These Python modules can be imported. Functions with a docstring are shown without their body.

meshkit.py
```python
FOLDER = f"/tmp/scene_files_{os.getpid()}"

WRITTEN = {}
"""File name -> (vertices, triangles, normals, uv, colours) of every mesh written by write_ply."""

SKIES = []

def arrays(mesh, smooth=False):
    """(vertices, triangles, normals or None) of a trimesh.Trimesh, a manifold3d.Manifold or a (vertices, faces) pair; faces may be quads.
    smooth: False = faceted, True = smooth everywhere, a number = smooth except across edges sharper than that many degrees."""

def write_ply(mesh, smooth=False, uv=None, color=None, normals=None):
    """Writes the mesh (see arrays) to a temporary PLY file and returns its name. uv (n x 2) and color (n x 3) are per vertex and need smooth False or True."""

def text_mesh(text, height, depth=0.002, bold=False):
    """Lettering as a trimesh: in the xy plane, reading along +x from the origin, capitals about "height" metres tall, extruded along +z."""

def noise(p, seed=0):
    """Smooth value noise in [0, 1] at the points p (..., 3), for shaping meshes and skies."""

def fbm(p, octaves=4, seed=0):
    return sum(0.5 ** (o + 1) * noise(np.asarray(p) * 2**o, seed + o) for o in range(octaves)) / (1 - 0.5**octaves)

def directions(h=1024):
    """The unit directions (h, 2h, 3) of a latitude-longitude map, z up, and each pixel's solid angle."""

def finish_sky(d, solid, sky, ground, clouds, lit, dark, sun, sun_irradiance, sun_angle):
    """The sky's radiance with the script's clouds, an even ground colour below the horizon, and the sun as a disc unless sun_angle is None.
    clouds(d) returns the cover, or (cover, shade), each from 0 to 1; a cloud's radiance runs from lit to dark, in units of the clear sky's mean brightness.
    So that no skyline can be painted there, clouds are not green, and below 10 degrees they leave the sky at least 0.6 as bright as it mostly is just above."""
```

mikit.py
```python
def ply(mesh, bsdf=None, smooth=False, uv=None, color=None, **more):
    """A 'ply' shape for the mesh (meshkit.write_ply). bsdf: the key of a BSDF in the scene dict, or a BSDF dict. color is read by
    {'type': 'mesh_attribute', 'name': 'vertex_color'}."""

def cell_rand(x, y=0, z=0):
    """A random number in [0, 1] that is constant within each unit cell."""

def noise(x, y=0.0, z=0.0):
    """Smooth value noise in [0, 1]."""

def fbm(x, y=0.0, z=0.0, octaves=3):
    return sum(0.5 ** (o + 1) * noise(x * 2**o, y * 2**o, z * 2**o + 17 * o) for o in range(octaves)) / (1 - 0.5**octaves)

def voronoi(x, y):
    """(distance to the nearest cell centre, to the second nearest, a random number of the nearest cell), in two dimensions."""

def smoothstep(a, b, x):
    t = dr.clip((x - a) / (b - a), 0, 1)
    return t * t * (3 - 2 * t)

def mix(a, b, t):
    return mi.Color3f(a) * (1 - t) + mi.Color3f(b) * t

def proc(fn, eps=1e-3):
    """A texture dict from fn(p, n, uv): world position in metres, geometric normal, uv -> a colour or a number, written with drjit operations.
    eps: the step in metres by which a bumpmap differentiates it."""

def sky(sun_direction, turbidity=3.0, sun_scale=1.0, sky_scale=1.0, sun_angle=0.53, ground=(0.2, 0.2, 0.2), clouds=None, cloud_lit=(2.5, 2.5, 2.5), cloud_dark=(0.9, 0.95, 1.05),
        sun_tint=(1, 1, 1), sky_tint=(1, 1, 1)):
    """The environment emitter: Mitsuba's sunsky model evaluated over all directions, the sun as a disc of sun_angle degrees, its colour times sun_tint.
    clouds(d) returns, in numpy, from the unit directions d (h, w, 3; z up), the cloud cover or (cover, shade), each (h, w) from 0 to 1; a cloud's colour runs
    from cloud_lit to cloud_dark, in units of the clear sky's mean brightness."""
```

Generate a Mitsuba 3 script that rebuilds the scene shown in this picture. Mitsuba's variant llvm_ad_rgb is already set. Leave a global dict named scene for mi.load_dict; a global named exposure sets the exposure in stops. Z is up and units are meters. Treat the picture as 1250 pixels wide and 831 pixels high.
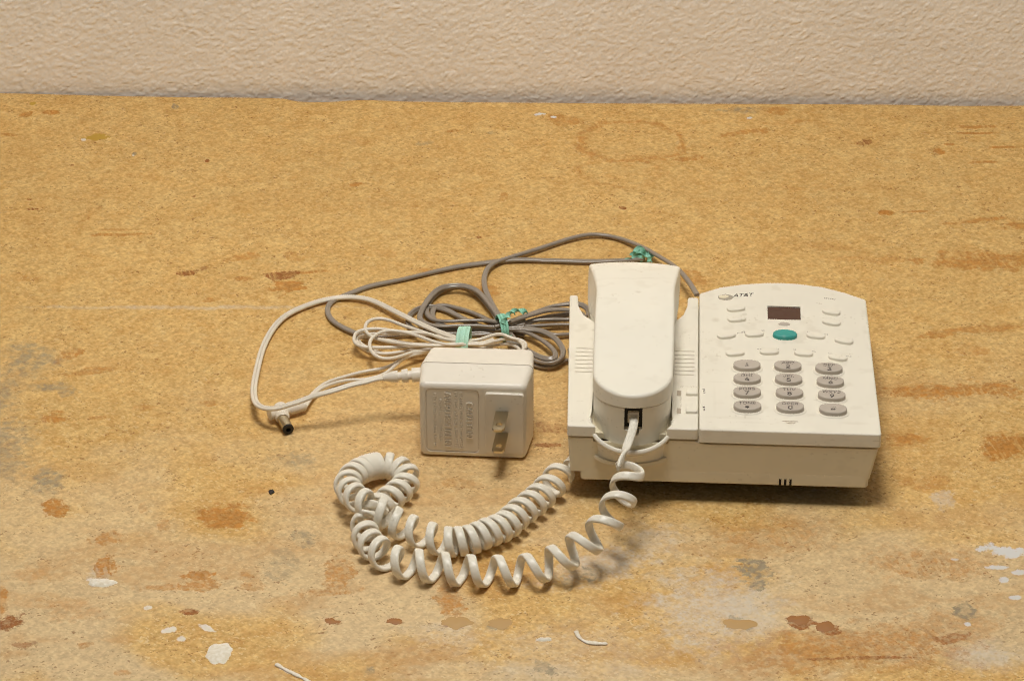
import math, random
import numpy as np, trimesh, drjit as dr, mitsuba as mi, mikit, meshkit
from scipy.spatial import Delaunay
from scipy.interpolate import CubicSpline
from shapely.geometry import Polygon, Point, box as sbox
from shapely.ops import unary_union
import shapely
from mikit import noise, fbm, voronoi, cell_rand, smoothstep, mix

random.seed(7); np.random.seed(7)
T = mi.ScalarTransform4f
scene, labels = {}, {}

# ------------------------------------------------------------------ camera, light, exposure
# a long lens, 1.66 m away, looking down 33 degrees at the bench top
scene['camera'] = {'type': 'perspective', 'fov': 18.21, 'fov_axis': 'x', 'near_clip': 0.05, 'far_clip': 20.0,
                   'to_world': T().look_at(origin=[0, -1.3922, 0.9041], target=[0, 0, 0], up=[0, 0, 1])}
exposure = 0.0
# the patch of ceiling lit by a flash pointed upwards, and the room's own faint bounce
LX, LY, LZ, LS, LP = -0.04, -0.18, 1.15, 0.16, 32.0
lamp = trimesh.Trimesh([[LX - LS, LY - LS, LZ], [LX - LS, LY + LS, LZ], [LX + LS, LY + LS, LZ], [LX + LS, LY - LS, LZ]], [[0, 1, 2], [0, 2, 3]], process=False)
scene['ceiling_light'] = {**mikit.ply(lamp), 'emitter': {'type': 'area', 'radiance': {'type': 'rgb', 'value': [LP, LP * 0.975, LP * 0.92]}}}
labels['ceiling_light'] = {'kind': 'structure'}
scene['room_glow'] = {'type': 'constant', 'radiance': {'type': 'rgb', 'value': [0.14, 0.136, 0.126]}}


# ------------------------------------------------------------------ helpers
MM = 0.001


def put(key, mesh, mat, smooth=35, label=None, cat=None, kind=None, group=None, scale=MM):
    """one entry of the scene, from a mesh in millimetres"""
    base, n = key, 0
    while key in scene:
        n += 1
        key = f'{base}_{n:03d}'
    m = trimesh.Trimesh(np.asarray(mesh.vertices) * scale, mesh.faces, process=False)
    scene[key] = mikit.ply(m, mat, smooth=smooth)
    d = {k: v for k, v in (('label', label), ('category', cat), ('kind', kind), ('group', group)) if v}
    if d:
        labels[key] = d
    return key


def cat(ms):
    return trimesh.util.concatenate(list(ms))


def resample(pts, step, closed=True):
    p = np.asarray(pts, float)
    if closed:
        p = np.vstack([p, p[:1]])
    out = []
    for a, b in zip(p[:-1], p[1:]):
        n = max(1, int(math.ceil(np.linalg.norm(b - a) / step)))
        out += [a + (b - a) * k / n for k in range(n)]
    return np.array(out if closed else out + [p[-1]])


def ring(poly, step=1.5):
    """outline of a shapely polygon or a point list, counter-clockwise, evenly sampled"""
    if not hasattr(poly, 'exterior'):
        poly = Polygon(poly)
    p = np.array(shapely.geometry.polygon.orient(poly).exterior.coords)[:-1]
    keep = np.linalg.norm(p - np.roll(p, 1, 0), axis=1) > 1e-6
    return resample(p[keep], step)


def rounded(poly, r):
    poly = poly if hasattr(poly, 'exterior') else Polygon(poly)
    return poly.buffer(-r, quad_segs=6).buffer(2 * r, quad_segs=6).buffer(-r, quad_segs=6)


def ellipse(cx, cy, a, b, rot=0.0, n=40, power=2.0):
    t = np.arange(n) * 2 * np.pi / n
    c, s = np.cos(t), np.sin(t)
    x, y = a * np.sign(c) * np.abs(c) ** (2 / power), b * np.sign(s) * np.abs(s) ** (2 / power)
    k, q = math.cos(math.radians(rot)), math.sin(math.radians(rot))
    return np.stack([cx + x * k - y * q, cy + x * q + y * k], 1)


def inset(p, d):
    e = np.roll(p, -1, 0) - p
    e /= np.linalg.norm(e, axis=1, keepdims=True)
    n = np.stack([-e[:, 1], e[:, 0]], 1)
    m = n + np.roll(n, 1, 0)
    l = np.linalg.norm(m, axis=1, keepdims=True)
    m = m / np.maximum(l, 1e-6)
    c = np.maximum((m * n).sum(1, keepdims=True), 0.6)
    return p + m * d / c


def cap(p, gs):
    """triangles filling the outline p, with points on a grid of spacing gs inside; returns (points, faces), the outline first"""
    poly = Polygon(p)
    inner = poly.buffer(-0.55 * gs)
    x0, y0, x1, y1 = poly.bounds
    g = np.stack(np.meshgrid(np.arange(x0 + gs / 2, x1, gs), np.arange(y0 + gs / 2, y1, gs)), -1).reshape(-1, 2)
    if len(g) and not inner.is_empty:
        g = g[shapely.contains_xy(inner, g[:, 0], g[:, 1])]
    else:
        g = np.zeros((0, 2))
    q = np.vstack([p, g])
    f = Delaunay(q).simplices
    c = q[f].mean(1)
    f = f[shapely.contains_xy(poly, c[:, 0], c[:, 1])]
    a, b, d = q[f[:, 0]], q[f[:, 1]], q[f[:, 2]]
    s = (b[:, 0] - a[:, 0]) * (d[:, 1] - a[:, 1]) - (b[:, 1] - a[:, 1]) * (d[:, 0] - a[:, 0])
    f = f[np.abs(s) > 1e-9]
    s = s[np.abs(s) > 1e-9]
    f[s < 0] = f[s < 0][:, ::-1]
    return q, f


def slab(poly, zt, zb, rt=0.0, rb=0.0, gs=4.0, step=None, n=4, crown=0.0):
    """a plate with rounded upper and lower edges; zt and zb may be functions of (x, y)"""
    p = ring(poly, step or gs * 0.7)
    ft = zt if callable(zt) else (lambda x, y: np.full(len(x), float(zt)))
    fb = zb if callable(zb) else (lambda x, y: np.full(len(x), float(zb)))
    rings = []
    ang = np.linspace(0, np.pi / 2, n + 1)
    low = [(rb * (1 - math.sin(a)), rb * (1 - math.cos(a))) for a in ang] if rb else [(0, 0)]
    for d, h in low:      # inset, height above the bottom
        q = inset(p, d) if d else p
        rings.append(np.column_stack([q, fb(q[:, 0], q[:, 1]) + h]))
    if rb:
        rings = [np.column_stack([(inset(p, rb * (1 - math.sin(a)))), np.zeros(len(p))]) for a in ang]
        for r_, a in zip(rings, ang):
            r_[:, 2] = fb(r_[:, 0], r_[:, 1]) + rb * (1 - math.cos(a))
    top = []
    for a in (ang if rt else [0.0]):
        q = inset(p, rt * (1 - math.cos(a))) if rt else p
        top.append(np.column_stack([q, ft(q[:, 0], q[:, 1]) - rt * (1 - math.sin(a)) if rt else ft(q[:, 0], q[:, 1])]))
    rings += top
    V, F, N = list(rings), [], len(p)
    i = np.arange(N)
    j = (i + 1) % N
    for k in range(len(rings) - 1):
        a, b = k * N, (k + 1) * N
        F += [np.stack([a + i, a + j, b + j], 1), np.stack([a + i, b + j, b + i], 1)]
    V = np.vstack(V)
    for last, up, fn in ((len(rings) - 1, True, ft), (0, False, fb)):
        q, f = cap(rings[last][:, :2], gs)
        extra = q[N:]
        z = fn(extra[:, 0], extra[:, 1]) if len(extra) else np.zeros(0)
        idx = np.concatenate([last * N + i, len(V) + np.arange(len(extra))])
        V = np.vstack([V, np.column_stack([extra, z])])
        f = idx[f]
        F.append(f if up else f[:, ::-1])
    return trimesh.Trimesh(V, np.vstack(F), process=False)


def cut(mesh, *tools):
    assert mesh.is_watertight, 'open mesh'
    r = trimesh.boolean.difference([mesh, *tools], engine='manifold', check_volume=False)
    return r


def box(x0, x1, y0, y1, z0, z1):
    m = trimesh.creation.box(extents=[x1 - x0, y1 - y0, z1 - z0])
    m.apply_translation([(x0 + x1) / 2, (y0 + y1) / 2, (z0 + z1) / 2])
    return m


def smooth_path(pts, step=1.0, closed=False):
    p = np.asarray(pts, float)
    d = np.concatenate([[0], np.cumsum(np.sqrt(np.linalg.norm(np.diff(p, axis=0), axis=1)))])
    cs = CubicSpline(d, p, bc_type='natural')
    q = cs(np.linspace(0, d[-1], 60 * len(p)))
    s = np.concatenate([[0], np.cumsum(np.linalg.norm(np.diff(q, axis=0), axis=1))])
    t = np.linspace(0, s[-1], max(3, int(s[-1] / step)))
    return np.stack([np.interp(t, s, q[:, k]) for k in range(3)], 1)


def frames(p, up=None):
    t = np.gradient(p, axis=0)
    t /= np.linalg.norm(t, axis=1, keepdims=True)
    if up is None:
        up = np.tile([0, 0, 1.0], (len(p), 1))
    side = np.cross(t, up)
    side /= np.maximum(np.linalg.norm(side, axis=1, keepdims=True), 1e-6)
    return t, side, np.cross(side, t)


def sweep(p, prof, up=None, scale=None):
    """the closed profile (m, 2: side, up) carried along the points p, ends closed"""
    t, s, u = frames(p, up)
    prof = np.asarray(prof, float)
    k = np.ones(len(p)) if scale is None else np.asarray(scale)
    v = p[:, None] + k[:, None, None] * (prof[None, :, :1] * s[:, None] + prof[None, :, 1:] * u[:, None])
    m, n = len(prof), len(p)
    i, j = np.meshgrid(np.arange(n - 1), np.arange(m), indexing='ij')
    a, b, c, d = i * m + j, i * m + (j + 1) % m, (i + 1) * m + (j + 1) % m, (i + 1) * m + j
    f = np.vstack([np.stack([a, b, c], -1).reshape(-1, 3), np.stack([a, c, d], -1).reshape(-1, 3)])
    V = np.vstack([v.reshape(-1, 3), p[:1], p[-1:]])
    q = np.arange(m)
    f = np.vstack([f, np.stack([q * 0 + n * m, (q + 1) % m, q], 1), np.stack([q * 0 + n * m + 1, (n - 1) * m + q, (n - 1) * m + (q + 1) % m], 1)])
    mesh = trimesh.Trimesh(V, f, process=False)
    if mesh.volume < 0:
        mesh.invert()
    return mesh


def circ(r, n=10, ry=None, power=2.0):
    return ellipse(0, 0, r, ry or r, n=n, power=power)


def lathe(prof, a, b, n=28):
    """revolve (radius, distance along a->b) about the axis from a towards b"""
    a, b = np.asarray(a, float), np.asarray(b, float)
    ax = (b - a) / np.linalg.norm(b - a)
    s = np.cross(ax, [0, 0, 1.0] if abs(ax[2]) < 0.95 else [0, 1.0, 0]); s /= np.linalg.norm(s)
    u = np.cross(s, ax)
    t = np.arange(n) * 2 * np.pi / n
    V = np.vstack([a + ax * h + r * (np.cos(t)[:, None] * s + np.sin(t)[:, None] * u) for r, h in prof])
    F = []
    i = np.arange(n); j = (i + 1) % n
    for k in range(len(prof) - 1):
        F += [np.stack([k * n + i, k * n + j, (k + 1) * n + j], 1), np.stack([k * n + i, (k + 1) * n + j, (k + 1) * n + i], 1)]
    m = trimesh.Trimesh(V, np.vstack(F), process=False)
    m.merge_vertices()
    m.update_faces(m.nondegenerate_faces())
    return m


def text(s, h, depth, bold=True, italic=0.0, centre=True, squash=1.0):
    m = meshkit.text_mesh(s, h, depth, bold)
    v = np.array(m.vertices)
    v[:, 0] = v[:, 0] * squash + italic * v[:, 1]
    if centre:
        v[:, 0] -= (v[:, 0].min() + v[:, 0].max()) / 2
    return trimesh.Trimesh(v, m.faces, process=False)


def moved(m, x=0, y=0, z=0, rot=0):
    m = m.copy()
    if rot:
        m.apply_transform(trimesh.transformations.rotation_matrix(math.radians(rot), [0, 0, 1]))
    m.apply_translation([x, y, z])
    return m


# ------------------------------------------------------------------ materials
def rgb(*c):
    return {'type': 'rgb', 'value': list(c)}


# the telephone's own frame: u right, v back, w up from the front left corner of its deck (mm)
PU = [0.99862953, -0.05233596, 0.0]; PV = [0.05220847, 0.99619692, -0.06975647]; PW = [0.00365077, 0.06966087, 0.99756405]
PO = [26.316, -139.05, 42.0]


def plastic(col, rough=0.42, spec=0.4, amt=0.05, dirt=(0.40, 0.33, 0.22), dirt_amt=0.10, sc=1.0, marks=()):
    """moulded plastic, slightly yellowed, with faint handling dirt and specks"""
    c = [float(k) for k in col]

    def fn(p, n, uv):
        x, y, z = p.x * sc, p.y * sc, p.z * sc
        a = fbm(x * 45, y * 45, z * 45, 3)
        b = smoothstep(0.58, 0.80, fbm(x * 140 + 9, y * 140, z * 140, 3))
        s = smoothstep(0.80, 0.86, noise(x * 700 + 3, y * 700, z * 700)) * smoothstep(0.55, 0.7, noise(x * 60, y * 60 + 5, z * 60))
        base = mi.Color3f(*c) * (1 - amt + 2 * amt * a)
        k = b * dirt_amt + s * 0.25
        for q, rx, ry, op in marks:      # handling marks: place in the telephone's frame, half lengths in mm, strength
            PO_, U_, V_ = ([float(k) for k in w] for w in (PO, PU, PV))
            du = ((p.x * 1000 - PO_[0]) * U_[0] + (p.y * 1000 - PO_[1]) * U_[1] + (p.z * 1000 - PO_[2]) * U_[2] - q[0]) / rx
            dv = ((p.x * 1000 - PO_[0]) * V_[0] + (p.y * 1000 - PO_[1]) * V_[1] + (p.z * 1000 - PO_[2]) * V_[2] - q[1]) / ry
            k = k + op * smoothstep(1.3, 0.2, dr.sqrt(du * du + dv * dv) + 1.2 * (a - 0.5))
        return mix(base, mi.Color3f(*dirt), dr.minimum(k, 1))
    return {'type': 'twosided', 'bsdf': {'type': 'principled', 'base_color': mikit.proc(fn), 'roughness': rough, 'specular': spec}}


scene['mat_case'] = plastic((0.70, 0.655, 0.552), dirt_amt=0.15, marks=(((71, 109), 2.2, 2.6, 0.30), ((80, 12), 14, 1.4, 0.10), ((90, 8), 9, 0.9, 0.10), ((73, 46), 9, 0.8, 0.08), ((137, 10), 8, 1.6, 0.14), ((70, 30), 1.0, 16, 0.07), ((120, 66), 12, 0.8, 0.08), ((10, 95), 1.6, 1.2, 0.35), ((95, 69), 14, 1, 0.07), ((40, 45), 30, 4, 0.03)))
scene['mat_base'] = plastic((0.665, 0.595, 0.44), dirt_amt=0.14)
scene['mat_handset'] = plastic((0.71, 0.672, 0.575), dirt_amt=0.09, marks=(((31.6, 92), 2.0, 2.2, 0.28), ((24, 112), 12, 1.2, 0.10), ((36, 114), 6, 1.0, 0.12), ((20, 30), 6, 3, 0.05), ((44, 60), 3, 8, 0.05)))
scene['mat_button'] = plastic((0.70, 0.65, 0.545), dirt_amt=0.02)
scene['mat_key'] = plastic((0.42, 0.365, 0.305), rough=0.5, dirt_amt=0.05)
scene['mat_adapter'] = plastic((0.69, 0.635, 0.54), rough=0.36, dirt_amt=0.05)
scene['mat_cable'] = plastic((0.66, 0.595, 0.49), rough=0.33, spec=0.5, dirt_amt=0.08)
scene['mat_coil'] = plastic((0.69, 0.645, 0.545), rough=0.36, spec=0.45, dirt_amt=0.10)
scene['mat_grey'] = plastic((0.245, 0.205, 0.165), rough=0.22, spec=0.55, dirt=(0.12, 0.09, 0.07), dirt_amt=0.2)
scene['mat_teal'] = plastic((0.035, 0.275, 0.24), rough=0.38, dirt=(0.3, 0.4, 0.36), dirt_amt=0.2, sc=2)
scene['mat_ink'] = {'type': 'diffuse', 'reflectance': rgb(0.07, 0.06, 0.055)}
scene['mat_ink_grey'] = {'type': 'diffuse', 'reflectance': rgb(0.33, 0.29, 0.235)}
scene['mat_ink_faint'] = {'type': 'diffuse', 'reflectance': rgb(0.45, 0.38, 0.29)}
scene['mat_logo'] = plastic((0.34, 0.30, 0.235), rough=0.4, dirt_amt=0.0)
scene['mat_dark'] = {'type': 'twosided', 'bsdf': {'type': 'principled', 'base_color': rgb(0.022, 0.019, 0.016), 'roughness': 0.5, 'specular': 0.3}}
scene['mat_display'] = {'type': 'twosided', 'bsdf': {'type': 'principled', 'base_color': rgb(0.060, 0.020, 0.011), 'roughness': 0.12, 'specular': 0.5, 'clearcoat': 0.3, 'clearcoat_gloss': 0.9}}
scene['mat_metal'] = {'type': 'twosided', 'bsdf': {'type': 'principled', 'base_color': rgb(0.60, 0.52, 0.37), 'metallic': 1.0, 'roughness': 0.24}}
scene['mat_twist'] = plastic((0.23, 0.50, 0.37), rough=0.65, amt=0.22, dirt=(0.34, 0.66, 0.52), dirt_amt=0.8, sc=4)
scene['mat_twist_pale'] = plastic((0.40, 0.64, 0.50), rough=0.65, amt=0.15, dirt=(0.4, 0.68, 0.56), dirt_amt=0.7, sc=4)
scene['mat_glue'] = {'type': 'twosided', 'bsdf': {'type': 'principled', 'base_color': rgb(0.30, 0.125, 0.035), 'roughness': 0.3, 'specular': 0.5}}
scene['mat_glue_pale'] = {'type': 'twosided', 'bsdf': {'type': 'principled', 'base_color': rgb(0.43, 0.26, 0.10), 'roughness': 0.3, 'specular': 0.5}}


def paint_col(p, n, uv):
    return mix(mi.Color3f(0.62, 0.54, 0.40), mi.Color3f(0.76, 0.72, 0.63), fbm(p.x * 900, p.y * 900, 0, 2))


scene['mat_paint'] = {'type': 'twosided', 'bsdf': {'type': 'principled', 'base_color': mikit.proc(paint_col), 'roughness': 0.6, 'specular': 0.3}}

# the bench top: stained fibreboard. Each mark: kind, x, y, half lengths (mm), turn (degrees), strength
STAINS = [("O",-139.4,-153.2,13.7,10.7,0,0.75), ("O",-219.4,-147.9,5.5,7.4,0,0.7), ("O",-191.7,-171,8.7,4.6,10,0.5), ("O",-189.3,-193.5,7.7,9,7,0.65),
          ("O",-147.3,-200.5,6.9,4.1,0,0.65), ("O",-145.5,-208.7,10.7,5,0,0.55), ("O",-159.8,-209.9,13.3,2.5,5,0.5), ("O",-122.1,-204.3,5.3,7,0,0.4),
          ("O",-85.4,-213.7,19,2.8,3,0.5), ("O",-80.4,-198.6,8.8,10.8,0,0.5), ("D",-229.9,-235.2,5.6,5.5,0,0.85), ("O",-235.1,-218.6,3,10.7,0,0.6),
          ("D",-82.5,-236.4,3.2,2.4,0,0.7), ("D",-53.2,-235.8,3.6,2.7,0,0.5), ("D",-25.5,-237,6.4,4,0,0.5), ("G",-5.2,-237.6,6,3.9,0,0.35),
          ("O",-30.3,-218.6,7.6,12.4,0,0.55), ("O",-9.5,-213.7,9.5,7.5,16,0.3), ("D",-220.9,-253.2,5.6,3,0,0.55), ("O",-193.8,-253.2,4.1,2.4,0,0.5),
          ("O",-174.5,-271.4,4,2.7,0,0.4), ("W",-167.8,-225.4,2.1,1.9,0,0.7), ("W",-156.9,-242.4,4.1,2.1,13,0.8), ("W",-149.6,-249,2.8,2.7,0,0.75),
          ("W",-141,-240,5.2,1.8,-33,0.8), ("W",-196.5,-204.9,2.7,1.6,0,0.6), ("W",-99.1,-272.6,8.1,1.5,-33,0.85), ("D",-149.1,-228.5,4.5,2.5,0,0.75),
          ("G",-248.7,-19,16.9,17.1,0,0.42), ("G",-254.4,-7.4,14.8,4.7,0,0.4), ("G",-238.6,-43.2,9.6,4.5,0,0.45), ("G",-248.2,-96.3,14.2,32.2,0,0.42),
          ("G",-227,-127.6,10,13.8,0,0.5), ("G",-225.6,-47.7,5.4,5.3,0,0.35), ("G",-106.6,-108.2,12.1,7.7,0,0.4), ("G",-98.3,-172.3,5.8,6.5,0,0.4),
          ("G",-107.5,-193.5,7.7,12.8,0,0.25), ("G",-259.4,-49.2,12.5,22.6,0,0.35), ("O",-229.4,-15.1,5.5,9.3,-34,0.55), ("O",-216.8,-28.9,13.8,3.4,11,0.5),
          ("O",-229.5,-70.5,7.4,4.4,0,0.6), ("O",-208,-71.2,4.9,1.8,0,0.5), ("O",-215.3,106.7,22,1.8,2,0.6), ("O",-215.9,111.9,13.5,1.3,0,0.4),
          ("O",-232.4,127.7,9.1,4,59,0.3), ("D",-175.5,66.6,5.3,2.5,9,0.8), ("D",-123.1,65.8,9.7,4.2,15,0.75), ("O",-120.2,52.5,10.9,6.6,22,0.65),
          ("O",-142.6,60.8,6.6,2.1,0,0.55), ("O",-110,67.5,15.4,1.7,8,0.6), ("O",-144,81.8,8.9,3.4,22,0.45), ("O",-117.6,84.3,5.8,4.3,-48,0.45),
          ("D",-167.5,70.8,5.3,1.7,19,0.5), ("O",-160.7,40.3,5.2,2.5,0,0.5), ("O",-185.6,-61.7,8.2,3,0,0.3), ("O",-152.9,-58,6.2,2.6,0,0.45),
          ("O",-250.8,103.2,3.1,1.3,0,0.3), ("Y",-236,215.3,9.4,3.4,6,0.9), ("W",-246.5,212.5,2.1,1.9,0,0.7), ("O",-267.6,242.6,5.3,3,0,0.65),
          ("O",-283.1,240.6,5.7,3,37,0.6), ("Y",-281,254.5,2.2,2.5,0,0.9), ("O",-290.6,218.2,5.2,2.4,0,0.6), ("G",-198.1,251.5,2.2,3.5,0,0.5),
          ("O",254.5,79.2,44.3,9.4,0,0.6), ("O",192.7,80.9,31,4.3,0,0.35), ("O",259.8,121.5,22.6,2.7,8,0.55), ("O",281.4,114.5,15.8,4.9,4,0.6),
          ("O",206.4,130.4,4.5,3.1,0,0.8), ("O",224.7,131.2,13.6,1.1,4,0.6), ("O",241.7,9.8,25.7,4,9,0.5), ("O",219.9,5.9,8.5,4,15,0.5),
          ("O",236.1,-8.2,9.3,5.1,0,0.4), ("O",226.5,-46.9,43.6,8.3,2,0.65), ("O",194.7,-92.7,12.2,7.9,0,0.6), ("O",245.2,-94.9,14.6,11.5,0,0.8),
          ("O",167.2,94.6,26.8,4.3,0,0.25), ("O",102.7,191.6,7.9,3.8,12,0.6), ("O",128.1,219.2,10.4,2.9,24,0.5), ("O",144.4,222.1,5.7,3.9,0,0.55),
          ("O",159.3,231.8,16.6,2.5,8,0.35), ("D",202.2,207.7,5.2,2.9,27,0.65), ("O",243.6,199.1,6.1,3.8,16,0.65), ("O",252.4,206.7,3.8,1.9,0,0.6),
          ("O",270.4,226.9,19.9,2,0,0.55), ("O",267.1,219.2,14.7,1.5,0,0.7), ("O",266.3,185.9,12.1,1.4,4,0.65), ("O",281.6,202.9,12.7,1.4,0,0.65),
          ("G",134,246.5,14.4,3,0,0.4), ("O",155.6,246.5,8.6,4,0,0.5), ("P",137.8,237.7,1.9,1.5,0,1), ("P",17.2,241.6,3.3,2,16,1),
          ("P",24.8,238.6,2.1,1.5,0,1), ("O",31,236.7,9.5,5.9,0,0.45), ("O",-5,147.4,2.5,6.8,0,0.45), ("D",61.9,135.7,2.3,1.8,-36,0.9),
          ("O",-88.8,160.1,5.1,2.3,12,0.65), ("O",-35.5,222.1,4.7,1.9,0,0.5), ("G",-11.8,219.2,1.9,1.9,0,0.4), ("G",-49.4,207.7,4.7,2.9,0,0.25),
          ("B",92.3,-227.9,32,33.8,0,0.36), ("B",112.2,-240,13.1,18.2,0,0.3), ("B",42.2,-193.5,32.6,12.8,19,0.4), ("B",67.9,-174.3,15.5,13,0,0.25),
          ("B",35.2,-255,48.2,17.9,0,0.15), ("B",-24.2,-246,22.4,12,0,0.2), ("P",231.9,-182,13.5,4.6,-10,1), ("P",226.4,-194.8,5.8,2.3,0,0.9),
          ("P",237.1,-198,4.6,1.9,0,0.9), ("P",228.7,-203.7,3.4,2.2,0,0.9), ("P",232.9,-218,3,2.2,0,0.9), ("P",208,-188.4,2.3,1.3,0,0.6),
          ("G",112.9,-199.9,6.9,10.8,0,0.75), ("G",208.1,-229.1,3.8,7.4,0,0.9), ("P",207.8,-238.2,1.9,1.5,0,0.9), ("D",131.3,-235.2,5.3,5.2,0,0.8),
          ("D",143.3,-240,5.2,4.3,0,0.7), ("G",103.7,-237.6,6.7,4,-16,0.35), ("O",157.6,-255,55.6,18,0,0.5), ("O",123.8,-260.9,29.6,14.9,0,0.4),
          ("O",192.3,-243,33.6,15.2,13,0.35), ("O",198.1,-190.4,32.7,14.2,0,0.42), ("D",156.9,-262.6,27.7,1.2,2,0.6), ("O",126.6,-167.7,31.2,16.5,0,0.35),
          ("O",201.1,-127.6,11.9,6.9,0,0.35), ("D",199.2,-247.8,7.4,3,19,0.5), ("B",212.5,-260.9,16.6,12,0,0.3), ("B",207.5,-141.2,7.9,6.8,0,0.25),
          ("B",27.6,-269.7,47.8,8.8,0,0.15), ("G",14.3,-270.3,5.5,4.4,-30,0.5), ("G",-65.4,-270.8,3.1,3.2,0,0.55), ("D",22.5,-79.9,10.2,5,0,0.45),
          ("D",17.4,-94.9,6.9,2.1,0,0.7), ("G",34.4,-199.9,5,6.3,0,0.5), ("G",24.8,-207.4,3,8.2,0,0.4), ("D",-264.9,133.9,3.4,1.4,0,0.9),
          ("D",-269,144.7,1.6,0.9,0,0.9), ("D",-177.4,147.4,0.9,1.4,0,0.9), ("D",-173.8,186.9,1.6,1.4,49,0.8), ("D",-250.1,182.2,1.6,0.9,0,0.8),
          ("G",-215.1,195.3,1.4,1.9,0,0.7), ("W",-215.9,193.5,0.9,0.9,0,0.8), ("O",-265.4,60.8,13.2,4.2,0,0.3), ("O",-166.2,-161.2,3.9,5.3,0,0.4),
          ("O",-177.2,-147.9,2.8,4.7,0,0.3), ("W",-117.3,-161.2,5.9,16.6,0,0.12), ("W",-139.6,-151.2,11.8,8,0,0.13), ("D",-17.9,103.2,2.2,1.3,0,0.6),
          ("O",-41.8,69.2,13.2,3.4,0,0.4), ("O",-15.3,48.4,8.7,6.6,0,0.5), ("D",96.3,28.1,3,12.1,0,0.5), ("O",96.5,60.8,7.5,6.7,0,0.5),
          ("O",-68.8,86,8.9,3.4,0,0.25), ("O",-2,-78.4,6.1,2.9,0,0.3), ("O",-25.9,-127.6,11.9,4.1,0,0.3), ("O",-210.3,170.2,9.2,2.8,0,0.2),
          ("O",-96.6,212.5,16.5,6.7,0,0.18), ("O",163,156.4,27.6,5.5,0,0.2), ("O",-56.9,138.4,36.4,4.5,0,0.15), ("B",-170.9,32.2,90.8,2,0,0.22),
          ("B",-193.2,-199.9,7.7,6.4,0,0.2), ("O",-121.5,-127.6,15.9,6.9,0,0.2), ("O",-223.9,-199.9,11.5,9.6,0,0.25), ("O",-201.5,-227.9,16.9,8.1,0,0.25),
          ("O",-110.1,-243,18.7,6.1,0,0.2), ("O",-46.2,-260.9,25.9,7.1,0,0.2)]
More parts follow.
